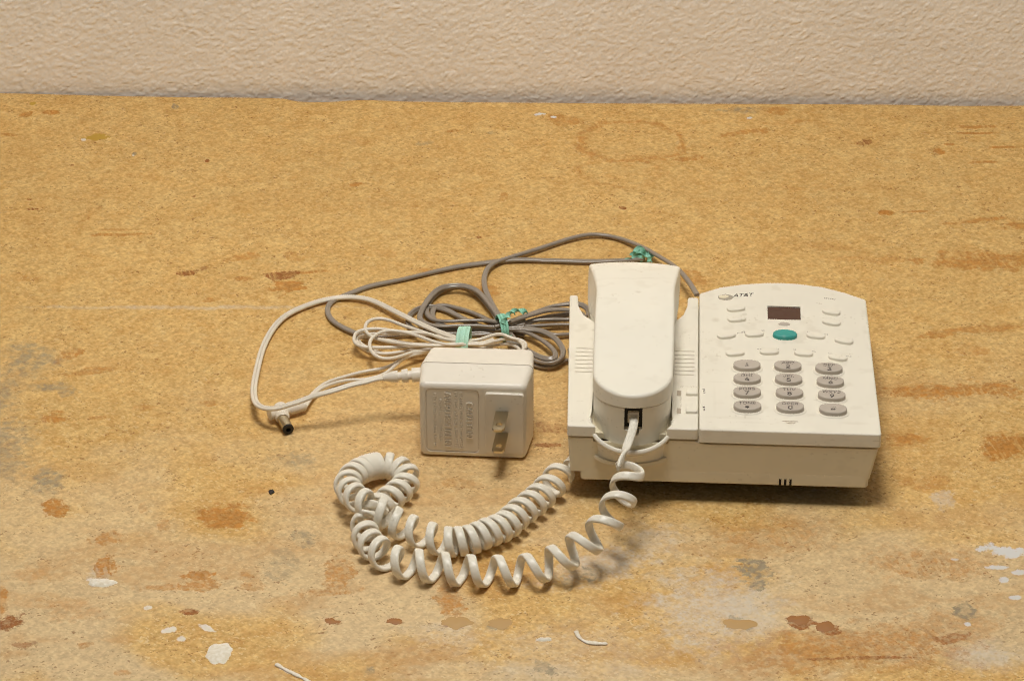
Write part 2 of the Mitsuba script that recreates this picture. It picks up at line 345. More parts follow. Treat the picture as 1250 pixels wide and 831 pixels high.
TONES = {'G': (0.27, 0.215, 0.135), 'O': (0.405, 0.170, 0.028), 'D': (0.265, 0.095, 0.022), 'Y': (0.42, 0.25, 0.03), 'B': (0.56, 0.515, 0.445), 'P': (0.60, 0.585, 0.56), 'W': (0.70, 0.66, 0.58)}


def board(p, n, uv):
    x, y = p.x * 1000, p.y * 1000
    # chips and fibres pressed flat, lying every way
    r1x, r1y = 0.88 * x + 0.47 * y, 0.88 * y - 0.47 * x
    r2x, r2y = 0.80 * x - 0.60 * y, 0.80 * y + 0.60 * x
    f1 = fbm(r1x * 0.46, r1y * 0.56, 0, 3)
    f2 = noise(r2x * 0.85, r2y * 1.15, 7.0)
    f3 = noise(r1x * 0.70, r1y * 1.25, 3.0)
    blot = fbm(r2x * 0.12, r2y * 0.13, 2.0, 4)
    big = fbm(x * 0.010, y * 0.013, 5.0, 3)
    streak = fbm(x * 0.010, y * 0.10, 11.0, 3)
    v = 1.0 + 0.32 * (f1 - 0.5) + 0.12 * (f2 - 0.5) + 0.10 * (f3 - 0.5) + 0.10 * (big - 0.5) + 0.06 * (streak - 0.5)
    c = mix(mi.Color3f(0.515, 0.285, 0.080), mi.Color3f(0.60, 0.405, 0.160), dr.clip(0.5 + 0.75 * (blot - 0.5) + 0.6 * (f2 - 0.5) + 0.6 * (f1 - 0.5), 0, 1)) * v
    near = smoothstep(40, -260, y)      # the worked front half is more worn
    c = mix(c, mi.Color3f(0.565, 0.43, 0.255) * v, near * 0.75 * smoothstep(0.36, 0.58, fbm(x * 0.014, y * 0.02, 81.0, 4)))
    wear = smoothstep(0.36, 0.62, 0.5 * fbm(r2x * 0.30, r2y * 0.42, 71.0, 4) + 0.5 * fbm(r1x * 0.36, r1y * 0.5, 73.0, 4))
    # slivers of dark bark and pale fibre
    fl = noise(r1x * 0.42, r1y * 1.35, 21.0) * 0.55 + 0.45 * noise(r2x * 0.85, r2y * 1.3, 23.0)
    fleck = smoothstep(0.74, 0.81, fl) * smoothstep(0.35, 0.6, noise(x * 0.07, y * 0.1, 25.0))
    c = mix(c, mi.Color3f(0.23, 0.095, 0.025), fleck * 0.62)
    pale = smoothstep(0.70, 0.78, noise(r2x * 0.45, r2y * 1.2, 31.0) * 0.6 + 0.4 * noise(r1x * 1.1, r1y * 1.4, 33.0))
    c = mix(c, mi.Color3f(0.68, 0.53, 0.30), pale * (0.25 + 0.35 * near))
    wx, wy = 11 * (fbm(x * 0.075, y * 0.10, 41.0, 3) - 0.5), 11 * (fbm(x * 0.075, y * 0.10, 47.0, 3) - 0.5)
    e = 0.55 * (fbm(r1x * 0.24, r1y * 0.36, 51.0, 4) + fbm(r2x * 0.21 + 60, r2y * 0.31, 52.0, 4) - 1.0) + 0.22 * (noise(r2x * 1.3, r2y * 1.5, 53.0) - 0.5)
    patch = smoothstep(0.58, 0.70, fbm(x * 0.020, y * 0.05, 61.0, 4)) * (0.35 + 0.65 * wear)
    c = mix(c, mi.Color3f(0.43, 0.20, 0.045), patch * (0.10 + 0.30 * near))
    grain = 0.55 * noise(r2x * 1.05, r2y * 1.4, 57.0) + 0.45 * f1
    worn = {k: mi.Float(0) for k in TONES}
    for k, sx, sy, rx, ry, turn, op in STAINS:
        a = math.radians(turn)
        q = min(1.0, min(rx, ry) / 6.0)
        op = min(1.0, op * {'O': 1.18, 'D': 1.15, 'G': 1.45, 'B': 1.6}.get(k, 1.0))
        dx, dy = x - sx + wx * q, y - sy + wy * q
        ex, ey = (dx * math.cos(a) + dy * math.sin(a)) / rx, (dy * math.cos(a) - dx * math.sin(a)) / ry
        soft = 0.75 if k in 'GB' and rx > 8 else (0.5 if k == 'O' and rx > 12 else (0.45 if k in 'WP' else 0.22))
        d = dr.sqrt(ex * ex + ey * ey) + e * (1.5 if rx > 3 else 0.6)
        worn[k] = dr.maximum(worn[k], smoothstep(1.0 + soft * 0.4, 1.0 - soft, d) * op)
    # two faint rings left by a wet tin
    for sx, sy, rx, ry, op in ((69, 209, 31, 24, 0.6), (62, 176, 24, 17, 0.35)):
        d = dr.sqrt(dr.square((x - sx + wx) / rx) + dr.square((y - sy + wy) / ry)) + 0.25 * e
        worn['O'] = dr.maximum(worn['O'], (smoothstep(0.78, 0.97, d) * smoothstep(1.12, 1.0, d)) * op)
    scratch = smoothstep(0.62, 0.70, noise(0.9 * x + 0.25 * y, 0.16 * y - 0.06 * x, 91.0)) * smoothstep(0.45, 0.6, noise(x * 0.06, y * 0.08, 93.0))
    for k in ('B', 'O', 'G', 'D', 'Y', 'P', 'W'):
        g = worn[k]
        if k == 'O':      # oil soaks in unevenly and is scraped away in places
            g = g * (0.45 + 0.62 * smoothstep(-0.1, 0.55, wear + 0.9 * (g - 0.5))) * (1 - 0.5 * scratch)
        elif k == 'D':
            g = g * (0.75 + 0.35 * wear) * (1 - 0.6 * scratch)
        elif k == 'G':
            g = g * (0.30 + 0.85 * wear)
        elif k == 'B':
            g = g * (0.70 + 0.35 * wear)
        t = mi.Color3f(*TONES[k])
        if k in 'OGD':
            t = t * (0.72 + 0.56 * f1)
        if k in 'OGDB':
            g = g * (0.45 + 1.05 * grain)
        else:      # paint lies on the chips and is rubbed off between them
            g = smoothstep(0.30, 0.62, g * (0.45 + 1.1 * grain)) * g
        c = mix(c, t, dr.clip(g, 0, 0.97))
    return c


def board_rough(p, n, uv):
    return 0.42 + 0.25 * fbm(p.x * 60, p.y * 90, 0, 3)


def board_bump(p, n, uv):
    x, y = p.x * 1000, p.y * 1000
    return fbm(x * 0.6, y * 0.95, 0, 3) * 0.00016 + noise(x * 0.05, y * 0.06, 4.0) * 0.0004


scene['mat_board'] = {'type': 'twosided', 'bsdf': {'type': 'bumpmap', 'arbitrary': mikit.proc(board_bump, eps=2e-4), 'scale': 1.0,
                      'bsdf': {'type': 'principled', 'base_color': mikit.proc(board), 'roughness': mikit.proc(board_rough), 'specular': 0.3}}}


def wall_col(p, n, uv):
    x, y, z = p.x * 1000, p.y * 1000, p.z * 1000
    c = mi.Color3f(0.93, 0.865, 0.765) * (0.95 + 0.10 * fbm(x * 0.03, z * 0.03, 0, 3))
    # grey dust caught by the rough paint just above the bench
    d = smoothstep(13.0, 1.0, z + 9 * (fbm(x * 0.09, z * 0.25, 3.0, 4) - 0.5)) * (0.55 + 0.6 * noise(x * 0.7, z * 0.9, 5.0))
    s = smoothstep(0.80, 0.84, noise(x * 0.10, z * 0.18, 9.0)) * smoothstep(0.5, 0.7, noise(x * 0.6, z * 0.6, 2.0))
    return mix(c, mi.Color3f(0.42, 0.38, 0.32), dr.clip(d * 0.28 + s * 0.10, 0, 1))


scene['mat_wall'] = {'type': 'twosided', 'bsdf': {'type': 'principled', 'base_color': mikit.proc(wall_col), 'roughness': 0.5, 'specular': 0.35}}

# ------------------------------------------------------------------ the wall, orange-peel plaster
nx, nz = 1260, 330
X, Z = np.meshgrid(np.linspace(-420, 420, nx), np.linspace(-40, 180, nz))
pts = np.stack([X, Z, X * 0], -1)
wob = pts + 1.6 * np.stack([meshkit.noise(pts * 0.35, 3), meshkit.noise(pts * 0.35, 5), X * 0], -1)
h = np.clip((meshkit.fbm(wob * [0.40, 0.55, 1], 4, 11) - 0.36) / 0.36, 0, 1)
h = h * h * (3 - 2 * h)
h2 = np.clip((meshkit.fbm(wob * [0.22, 0.32, 1] + 50, 3, 12) - 0.45) / 0.25, 0, 1)
rel = 0.62 * h + 0.40 * h2 * (0.4 + 0.6 * h) + 0.46 * np.clip((meshkit.fbm(pts * [0.62, 0.75, 1] + 4, 2, 8) - 0.45) / 0.25, 0, 1) + 0.16 * meshkit.noise(pts * 1.2 + 9, 18) + 0.5 * meshkit.fbm(pts * 0.03, 2, 9)
EDGE = np.array([[-331.2,269,0],[-302,267.5,0],[-253.4,265,0],[-204.9,262.9,0],[-142.1,261.4,0],[-132.4,259.9,0],[-126.5,257.2,0],[-105.8,257,0],[-91.5,259,0],[-69.8,257.8,0],[-12,256.1,0],[108.1,254.5,0],[228,253.3,0],[266.3,251.9,0],[299.9,252,0],[333.4,251.5,0]])
yw = np.interp(X, EDGE[[0, -1], 0], [266.5, 253.0]) + 2.6
V = np.stack([X, yw - 0.38 * rel, Z], -1).reshape(-1, 3)
i, j = np.meshgrid(np.arange(nz - 1), np.arange(nx - 1), indexing='ij')
a, b, c, d = i * nx + j, i * nx + j + 1, (i + 1) * nx + j + 1, (i + 1) * nx + j
wall = trimesh.Trimesh(V, np.vstack([np.stack([a, b, c], -1).reshape(-1, 3), np.stack([a, c, d], -1).reshape(-1, 3)]), process=False)
put('wall', wall, 'mat_wall', smooth=True, kind='structure')
up_ = trimesh.Trimesh([[-1500, 286, 179.5], [1500, 240, 179.5], [1500, 240, 1500], [-1500, 286, 1500]], [[0, 1, 2], [0, 2, 3]], process=False)
put('wall_upper', up_, 'mat_wall', smooth=False, kind='structure')

# ------------------------------------------------------------------ the bench
front = [(333.4, -520), (-331.2, -520)]
fine = smooth_path(np.column_stack([EDGE[:, :2], np.zeros(len(EDGE))]), 3.0)[:, :2]
fine[:, 1] += 0.5 * (meshkit.noise(np.column_stack([fine * 0.12, fine[:, :1] * 0]), 3) - 0.5)
lo, hi = (-700.0, 285.0), (700.0, 236.0)
outline = np.vstack([fine, [hi, (700, -520), (-700, -520), lo]])
top = trimesh.creation.extrude_polygon(shapely.geometry.polygon.orient(Polygon(outline)), 25.0, engine='earcut')
top.apply_translation([0, 0, -25])
BENCH = 'workbench'
labels[BENCH] = {'label': 'stained tan fibreboard workbench top with paint spots and glue drops against the wall', 'category': 'workbench'}
put('workbench__board', top, 'mat_board', smooth=False)


def blob(outline, hgt, seed):
    """a dried drop: a low dome with an uneven rim"""
    o = np.asarray(outline, float)
    cx, cy = o.mean(0)
    poly = Polygon(o)
    bd = poly.exterior

    def zt(x, y):
        d = np.array([bd.distance(Point(a_, b_)) for a_, b_ in zip(x, y)])
        r = math.sqrt(poly.area / math.pi)
        w = meshkit.noise(np.stack([x, y, x * 0], -1) * 0.9, seed)
        return 0.05 + hgt * np.clip(d / (0.6 * r), 0, 1) ** 0.5 * (0.65 + 0.7 * w)
    return slab(poly, zt, -0.1, gs=0.7, step=0.6)


def lumpy(cx, cy, a, b, seed, amp=0.25, n=44):
    t = np.arange(n) * 2 * np.pi / n
    k = 1 + amp * 2 * (meshkit.noise(np.stack([np.cos(t) * 1.3 + seed, np.sin(t) * 1.3, t * 0], -1), seed) - 0.5) + amp * 1.1 * (meshkit.noise(np.stack([np.cos(t) * 3.1 + seed, np.sin(t) * 3.1, t * 0], -1), seed + 9) - 0.5)
    return np.stack([cx + a * k * np.cos(t), cy + b * k * np.sin(t)], 1)


for s_, (cx, cy, a_, b_, m_) in enumerate([(-82.5, -236.1, 3.3, 2.4, 'mat_glue'), (-53.3, -235.5, 3.6, 2.8, 'mat_glue'), (-25.5, -236.7, 6.5, 4.4, 'mat_glue_pale'),
                                           (-5.2, -237.3, 6.4, 4.0, 'mat_glue_pale'), (103.7, -237.6, 6.8, 3.9, 'mat_glue_pale'), (131.3, -234.9, 4.8, 3.4, 'mat_glue'), (143.3, -240.0, 4.6, 4.0, 'mat_glue')]):
    put('workbench__glue_drop', blob(lumpy(cx, cy, a_, b_, s_ + 3, 0.3), 0.28, s_), m_, smooth=50)
for s_, (cx, cy, a_, b_) in enumerate([(-190.6, -206.8, 5.9, 3.4), (-131.4, -258.5, 6.0, 7.6), (14.1, -249.0, 3.6, 1.3)]):
    put('workbench__paint_drip', blob(lumpy(cx, cy, a_, b_, s_ + 27, 0.26), 0.9, s_ + 40), 'mat_paint', smooth=50)
for pl in ([[29.1, -243.0, .4], [30.2, -247.2, .4], [32.3, -250.2, .4], [36.0, -252.0, .4], [43.4, -252.6, .4]], [[-106.4, -266.8, .3], [-101.0, -271.4, .3], [-92.6, -277.8, .3], [-86, -284, .3]]):
    q = smooth_path(pl, 0.6)
    w_ = 0.55 + 0.9 * meshkit.noise(q * 0.5, 4)
    w_[0] = w_[-1] = 0.15
    put('workbench__paint_drip', sweep(q, circ(1.0, 8, 0.5), scale=w_), 'mat_paint', smooth=60)
chip = slab(lumpy(-116.6, -135.1, 1.25, 1.7, 5, 0.35, 12), 0.8, 0.02, gs=0.8)
put('chip', chip, 'mat_dark', smooth=False, label='tiny black chip lying on the bench left of the coiled cord', cat='chip')

# ------------------------------------------------------------------ the telephone. Its own frame: u right, v back, w up from the front left corner of the deck
PU, PV, PW, PO = (np.array(k) for k in (PU, PV, PW, PO))


def ph(m):
    v = np.asarray(m.vertices)
    return trimesh.Trimesh(PO + v[:, :1] * PU + v[:, 1:2] * PV + v[:, 2:] * PW, m.faces, process=False)


def tel(part, m, mat, **k):
    return put('telephone__' + part, ph(m), mat, **k)


labels['telephone'] = {'label': 'off-white corded desk telephone with keypad, teal button and small dark display', 'category': 'telephone'}
notch = [(56.8, 134.5), (56.5, 123.6), (54.6, 114.2), (50.4, 106.9), (44, 102), (30, 100), (15, 101.5), (9.1, 105.1), (4.2, 110.9), (1.3, 120.3), (0.7, 134)]
arc = [(147.6, 135.2), (137.6, 142.1), (125.7, 148.0), (113.7, 150.6), (105.6, 151.2), (97.5, 150.8), (85.4, 148.6), (73.2, 144.4), (62.7, 137.0)]
deck_p = [(0, 0), (62.2, 0), (62.2, 133.0), *notch[:1], *notch[1:-1], (0.6, 131.8), (-3.6, 131.5)]
deck_p = [(0, 0), (62.2, 0), (62.2, 132.8), (56.8, 132.6), *notch[1:-1], (0.5, 131.9), (-3.6, 131.7)]
panel_p = [(62.7, 0), (149, 0), *arc]
base_p = [(0.3, 0.5), (148.6, 0.5), (147.2, 134.8), *[(a_, b_ - 0.5) for a_, b_ in arc[1:-1]], (62.4, 136), (62.2, 132.4), (57.1, 132.2), *[(a_ + (0.4 if a_ > 30 else -0.4), b_ - 0.3) for a_, b_ in notch[1:-1]], (0.4, 131.5), (-3.3, 131.3)]
CU, CV = 30.4, 8.0     # middle of the mouthpiece cup
cup_out = np.vstack([ellipse(CU, CV, 19.9, 15.5, n=80)[40:], [[CU + 19.2, 15], [CU + 19.2, 36], [CU - 19.2, 36], [CU - 19.2, 15]]])
cup_tool = trimesh.creation.extrude_polygon(Polygon(cup_out), 60, engine='earcut')
cup_tool.apply_translation([0, 0, -17.5])
well_tool = trimesh.creation.extrude_polygon(rounded([(CU - 18.6, 1.7), (CU + 18.6, 1.7), (CU + 18.6, 36), (CU - 18.6, 36)], 3.0), 60, engine='earcut')
well_tool.apply_translation([0, 0, -17.0])

SEAM_L, SEAM_R = -5.6, -7.2
PANELW = -7.2


def base_top(x, y):
    return np.where(x < 62.4, -6.85, np.interp(x, [62.4, 63.5], [-6.85, -8.4]))


base = slab(rounded(base_p, 1.4), base_top, -25.6, gs=4.0)
bv = base.vertices.copy()
t_ = np.clip((-bv[:, 2] - 6) / 20.0, 0, 1)
bv[:, 0] += np.where(bv[:, 0] < 74, 1.3, -3.8) * t_ * np.clip(np.abs(bv[:, 0] - 74) / 74, 0, 1)
bv[:, 1] += 0.6 * t_ * np.clip((60 - bv[:, 1]) / 60, 0, 1)
base.vertices = bv
base = cut(base, well_tool, box(CU - 18, CU + 18, -2, 2.6, -8.7, 0), box(62.6, 63.2, -2, 0.95, -24.5, 0))
tel('base', base, 'mat_base', smooth=30)
plinth_p = rounded([(6.6, 1.0), (144.4, 1.0), (143.2, 128), (7, 96)], 2.0)
plinth = slab(plinth_p, -24.0, -30.4, rb=0.8, gs=5)
plinth = cut(plinth, *[box(u_ - 0.6, u_ + 0.6, -2, 5, -31, -26.6) for u_ in (102.3, 104.8, 107.3)])
tel('shade_plate', slab(rounded([(8, 2.2), (143, 2.2), (142, 127), (8.4, 95)], 2.0), -29.0, -30.7, gs=8), 'mat_dark', smooth=False)  # dark sheet added under the plinth to deepen the shadow beneath the phone
tel('plinth', plinth, 'mat_base', smooth=30)
tel('vent', cat([box(u_ - 0.55, u_ + 0.55, 2.2, 4.8, -30.2, -26.8) for u_ in (102.3, 104.8, 107.3)]), 'mat_dark', smooth=False, kind='stuff')
for u_, v_, h_ in ((24, 40, 8.5), (126, 40, 8.5), (22, 88, 5.0), (130, 112, 3.0)):
    f_ = PO + u_ * PU + v_ * PV - 30 * PW
    put('telephone__foot', lathe([(0, 0), (5.2, 0), (4.6, max(1.0, f_[2] - 0.02)), (0, max(1.0, f_[2] - 0.02))], f_ + [0, 0, 0.5], [f_[0], f_[1], -1]), 'mat_dark', smooth=40)

deck = slab(rounded(deck_p, 1.3), 0.0, -5.7, rt=0.7, rb=0.25, gs=3.2, step=1.6)
groove = []
for k in range(7):
    v_ = 75.9 - 3.92 * k
    groove += [box(1.6, 12.5, v_ - 0.28, v_ + 0.28, -0.9, 2), box(48.5, 60.2, v_ - 0.28, v_ + 0.28, -0.9, 2)]
deck = cut(deck, cup_tool, *groove)
tel('cradle_deck', deck, 'mat_case', smooth=30)

# the scoop that holds the mouthpiece, standing out from the front
phi = np.linspace(np.pi, 2 * np.pi, 49)
secs = []
for f_ in phi:
    co, si = math.cos(f_), math.sin(f_)
    o = np.array([CU + 21.0 * co, CV + 16.6 * si]); n_ = np.array([CU + 18.9 * co, CV + 14.5 * si])
    wr = np.interp(o[1], [-8.7, 0.0, 8.0], [-8.2, -3.6, 0.35])
    m_ = (o + n_) / 2
    fl = max(1.2, o[1])
    low = np.array([CU + 20.0 * co, fl + 0.8])
    mid = np.array([CU + 20.6 * co, o[1] * 0.55 + 0.45 * fl])
    secs.append([[*(o * 0.9 + m_ * 0.1), wr - 0.75], [*(o * 0.65 + n_ * 0.35), wr - 0.12], [*m_, wr], [*(n_ * 0.75 + o * 0.25), wr - 0.15], [*n_, wr - 0.9],
                 [CU + 18.2 * co, CV + 13.8 * si, -16.5], [CU + 19.6 * co, fl + 1.6, -18.5], [*low, wr - 1.4 - 3.3 * abs(si)], [*mid, wr - 1.3 - 2.6 * abs(si)], [*(o * 0.93 + mid * 0.07), wr - 1.1 - 1.7 * abs(si)], [*o, wr - 0.9 - 0.8 * abs(si)]])
secs = np.array(secs)
n_, m_ = secs.shape[:2]
i, j = np.meshgrid(np.arange(n_ - 1), np.arange(m_), indexing='ij')
a, b, c, d = i * m_ + j, i * m_ + (j + 1) % m_, (i + 1) * m_ + (j + 1) % m_, (i + 1) * m_ + j
cup = trimesh.Trimesh(secs.reshape(-1, 3), np.vstack([np.stack([a, c, b], -1).reshape(-1, 3), np.stack([a, d, c], -1).reshape(-1, 3)]), process=False)
if cup.volume < 0:
    cup.invert()
tel('cradle_cup', cup, 'mat_case', smooth=50)
floor_ = slab(np.vstack([ellipse(CU, CV, 20.2, 14.5, n=60)[30:], [[CU + 20.2, 36], [CU - 20.2, 36]]]), -16.3, -18, gs=4)
tel('cradle_well', floor_, 'mat_base', smooth=False)

panel = slab(rounded(panel_p, 1.4), 0.15, PANELW, rt=0.8, rb=0.25, gs=3.6, step=1.8)
panel = cut(panel, box(97.2, 113.9, 111.4, 125.6, -1.6, 3))
tel('control_panel', panel, 'mat_case', smooth=30)
# thin seam strip below the panel, in the shade line
tel('seam_strip', slab([(3.0, 4.0), (146.0, 4.0), (144, 132), (105, 147), (65, 132), (65, 70), (52, 70), (52, 40), (9, 40), (3, 40)], -5.75, -8.9, gs=6), 'mat_base', smooth=False)
tel('display', slab(rounded([(97.3, 111.5), (113.8, 111.5), (113.8, 125.2), (105.5, 125.6), (97.3, 125.2)], 0.5), -0.35, -1.5, rt=0.2, gs=2), 'mat_display', smooth=30)


def oval_button(part, u_, v_, a_, b_, rot, hgt, mat, power=2.5, rt=0.6):
    e = ellipse(u_, v_, a_, b_, rot, 36, power)
    k = math.radians(rot)

    def zt(x, y):
        return hgt - 0.25 * (((x - u_) * math.cos(k) + (y - v_) * math.sin(k)) / a_) ** 2
    return tel(part, slab(e, zt, -0.3, rt=rt, gs=1.6, step=0.9, n=3), mat, smooth=40)


def printed(key, bars, mat='mat_ink_faint', z=0.16, t=0.05):
    ms = [moved(box(-l / 2, l / 2, -h_ / 2, h_ / 2, z, z + t), u_, v_, 0, r_) for u_, v_, l, h_, r_ in bars]
    return put(key, ph(cat(ms)), mat, smooth=False, kind='stuff')


rnd = random.Random(5)


def caption(key, u_, v_, length, rot, mat='mat_ink_faint', h_=0.7):
    """print too small to read in the photograph: a row of short strokes"""
    bars, x = [], -length / 2
    k = math.radians(rot)
    while x < length / 2:
        l = rnd.uniform(0.45, 0.9)
        bars.append((u_ + math.cos(k) * (x + l / 2), v_ + math.sin(k) * (x + l / 2), l, h_ * rnd.uniform(0.6, 1.0), rot))
        x += l + rnd.uniform(0.25, 0.6)
    return printed(key, bars, mat)


BT = [(81.2, 120.6, 15), (81.5, 109.6, 13), (129.4, 119.9, -19), (129.1, 108.8, -17), (76.2, 92.0, 19), (90.1, 94.4, 10), (120.8, 94.4, -14), (134.6, 90.0, -20),
      (80.3, 74.2, 13), (97.2, 76.6, 4), (114.2, 76.0, -8), (131.0, 72.6, -15)]
for n_, (u_, v_, r_) in enumerate(BT):
    oval_button('function_button', u_, v_, 4.75, 2.75, r_, 1.75, 'mat_button')
    k = math.radians(r_)
    if n_ in (5, 6, 9, 10, 11):
        for s_ in (-1, 1):
            caption('telephone__caption', u_ + s_ * 4.0 * math.cos(k) - 3.9 * math.sin(k), v_ + s_ * 4.0 * math.sin(k) + 3.9 * math.cos(k), 3.2, r_, 'mat_ink_grey', 0.75)
    else:
        caption('telephone__caption', u_ - 3.8 * math.sin(k), v_ + 3.8 * math.cos(k), 6.0, r_)
caption('telephone__caption', 84.0, 96.2, 5.0, 14, 'mat_ink_grey')
caption('telephone__caption', 105.6, 99.6, 9.0, 0)
caption('telephone__caption', 129.3, 135.0, 6.0, -12, 'mat_ink_grey', 1.2)
caption('telephone__caption', 123.4, 129.6, 2.4, -6)
caption('telephone__caption', 129.2, 114.2, 0.8, 90)
oval_button('speaker_button', 105.4, 93.8, 6.1, 4.0, 0, 2.3, 'mat_teal', 2.2, 0.9)
labels['telephone__speaker_button'] = {'label': 'large teal oval button'}
labels['telephone__display'] = {'label': 'small dark red-brown display window'}
tel('indicator_lamp', slab(ellipse(105.4, 106.5, 3.0, 1.7, 0, 28), lambda x, y: 0.7 - 0.04 * (x - 105.4) ** 2 - 0.08 * (y - 106.5) ** 2, -0.3, rt=0.25, gs=0.9, step=0.5), 'mat_key', smooth=40)
LEG = [('1', ''), ('2', 'ABC'), ('3', 'DEF'), ('4', 'GHI'), ('5', 'JKL'), ('6', 'MNO'), ('7', 'PQRS'), ('8', 'TUV'), ('9', 'WXYZ'), ('*', 'TONE'), ('0', 'OPER'), ('#', '')]
for n_, (dg, al) in enumerate(LEG):
    r_, c_ = divmod(n_, 3)
    u_ = 86.0 + 20.05 * c_ + 0.15 * r_ * (c_ - 0.6)
    v_ = [60.5, 47.4, 34.1, 20.5][r_] + [0, 0.5, -0.7][c_]
    tilt = (3, 0, -4)[c_]
    tel('key_surround', slab(ellipse(u_, v_ - 0.2, 7.9, 5.6, tilt, 44, 2.2), 0.55, -0.1, rt=0.45, gs=2.0, step=1.0, n=3), 'mat_button', smooth=40)
    key = tel('key', slab(ellipse(u_, v_, 6.65, 4.55, tilt, 44, 2.25), lambda x, y, v_=v_: 2.75 - 0.012 * (y - v_) ** 2, 0.2, rt=0.4, gs=1.7, step=1.0, n=3), 'mat_key', smooth=40)
    ms = [moved(text(dg, 3.0 if dg not in '*' else 3.6, 0.08, True), u_, v_ - (3.6 if al else 2.2) - (1.3 if dg == '*' else 0), 2.66, tilt)]
    if al:
        ms.append(moved(text(al, 2.35, 0.08, False, 0.08, squash=0.95), u_, v_ + 0.35, 2.70, tilt))
    put(key + '__legend', ph(cat(ms)), 'mat_ink', smooth=False)
tel('microphone_slot', cat([slab(ellipse(106.1, 10.0, 4.0, 0.45, 0, 24), 0.24, 0.05, gs=1), slab(ellipse(106.3, 8.2, 2.3, 0.42, 0, 24), 0.24, 0.05, gs=1)]), 'mat_ink_faint', smooth=False)
# the maker's ball and letters
lg = tel('emblem', slab(ellipse(76.0, 133.4, 3.9, 3.2, 12, 36), lambda x, y: 0.45 - 0.02 * ((x - 76) ** 2 + (y - 133.4) ** 2), 0.0, gs=0.9, step=0.6), 'mat_logo', smooth=60)
em = [slab(ellipse(75.1, 133.7, 2.5, 1.75, 12, 24), 0.52, 0.1, gs=0.6)]
put(lg + '__highlight', ph(cat(em)), 'mat_base', smooth=False)
tel('lettering', moved(text('AT&T', 2.9, 0.06, True, 0.35, squash=0.98), 85.4, 135.0, 0.16, 9), 'mat_ink', smooth=False)
# sliders at the edge of the deck, their symbols and scales
for v_ in (33.6, 16.6):
    tel('slider', slab(rounded([(56.2, v_ - 2.0), (61.9, v_ - 2.0), (61.9, v_ + 3.0), (56.2, v_ + 3.0)], 0.8), 1.5, -0.2, rt=0.5, gs=1.5, step=0.8), 'mat_case', smooth=40)
    tel('symbol', slab(rounded([(51.9, v_ - 2.3), (54.0, v_ - 2.1), (54.0, v_ + 2.8), (51.9, v_ + 3.1)], 0.4), 0.06, -0.1, gs=1.5), 'mat_ink_faint', smooth=False)
    printed('telephone__scale', [(64.9, v_ + 4.6, 1.2, 0.9, 0), (65.0, v_ + 2.9, 0.9, 0.7, 0), (65.1, v_ + 1.4, 0.9, 0.6, 0)], 'mat_ink')
printed('telephone__slider_outline', [(57.6, 40.8, 8.6, 0.22, 3), (53.9, 26, 0.2, 11, 0)], 'mat_ink_faint', 0.01)

# ------------------------------------------------------------------ the handset, lying in the cradle
HT = ([-5, 0, 17, 40, 70, 100, 125, 140, 151], [19.6, 20.3, 21.2, 23.5, 25.0, 23.0, 18.0, 14.0, 10.0])
hs_top = CubicSpline(HT[0], HT[1])


def hand_top(x, y):
    return hs_top(y) - 0.0022 * (x - 30) ** 2


def hand_seam(x, y):
    return np.maximum(12.7 - 0.125 * np.maximum(y + 4, 0), 3.6) - 3.0 * np.clip((y - 100) / 14, 0, 1)


e_ = ellipse(30.5, 18, 19.1, 22.2, n=72)[36:]       # front half, left to right
side_r = [(49.7, 24), (49.9, 50), (49.9, 75), (49.7, 95), (50.2, 110), (51.2, 125), (52.6, 144.6)]
side_l = [(5.6, 145.6), (8.4, 125), (10.0, 110), (10.7, 95), (10.7, 75), (10.9, 50), (11.3, 24)]
backe = [(46, 147.6), (37, 149.6), (28.5, 150.4), (19, 149.6), (11, 147.8)]
up_p = np.vstack([e_, side_r, backe, side_l])
up_p = np.array(rounded(up_p, 1.2).exterior.coords)[:-1]
labels['handset'] = {'label': 'smooth off-white telephone handset resting face down in the phone cradle', 'category': 'handset'}
upper = slab(up_p, hand_top, lambda x, y: hand_seam(x, y) + 0.18, rt=1.5, rb=0.35, gs=2.6, step=1.5, n=5)
uv_ = upper.vertices.copy()
dep = np.clip((hand_top(uv_[:, 0], uv_[:, 1]) - uv_[:, 2]) / 14.0, 0, 1)
ear = np.clip((uv_[:, 1] - 98) / 12, 0, 1) * np.clip((152 - uv_[:, 1]) / 30, 0.0, 1)
uv_[:, 0] += np.sign(uv_[:, 0] - 29.5) * np.where(uv_[:, 0] < 29.5, 2.8, 1.2) * dep * ear * np.clip((np.abs(uv_[:, 0] - 29.5) - 12) / 7, 0, 1)
upper.vertices = uv_
put('handset__upper_shell', ph(upper), 'mat_handset', smooth=45)
lo_p = np.vstack([ellipse(30.5, 18, 18.8, 21.7, n=72)[36:], [(49.3, 40), (48.5, 60), (48.5, 100), (51.2, 108), (51.6, 120), (51.2, 130), (50.6, 143), *[(a_, b_ - 1.5) for a_, b_ in backe], (6.8, 143.6), (5.9, 130), (6.4, 120), (7.6, 108), (11.2, 100), (11.2, 60), (11.5, 40)]])


def hand_low(x, y):
    return np.interp(y, [-6, 30, 40, 98, 107, 112, 151], [-9.2, -9.2, 1.4, 1.4, -9, -13, -13])


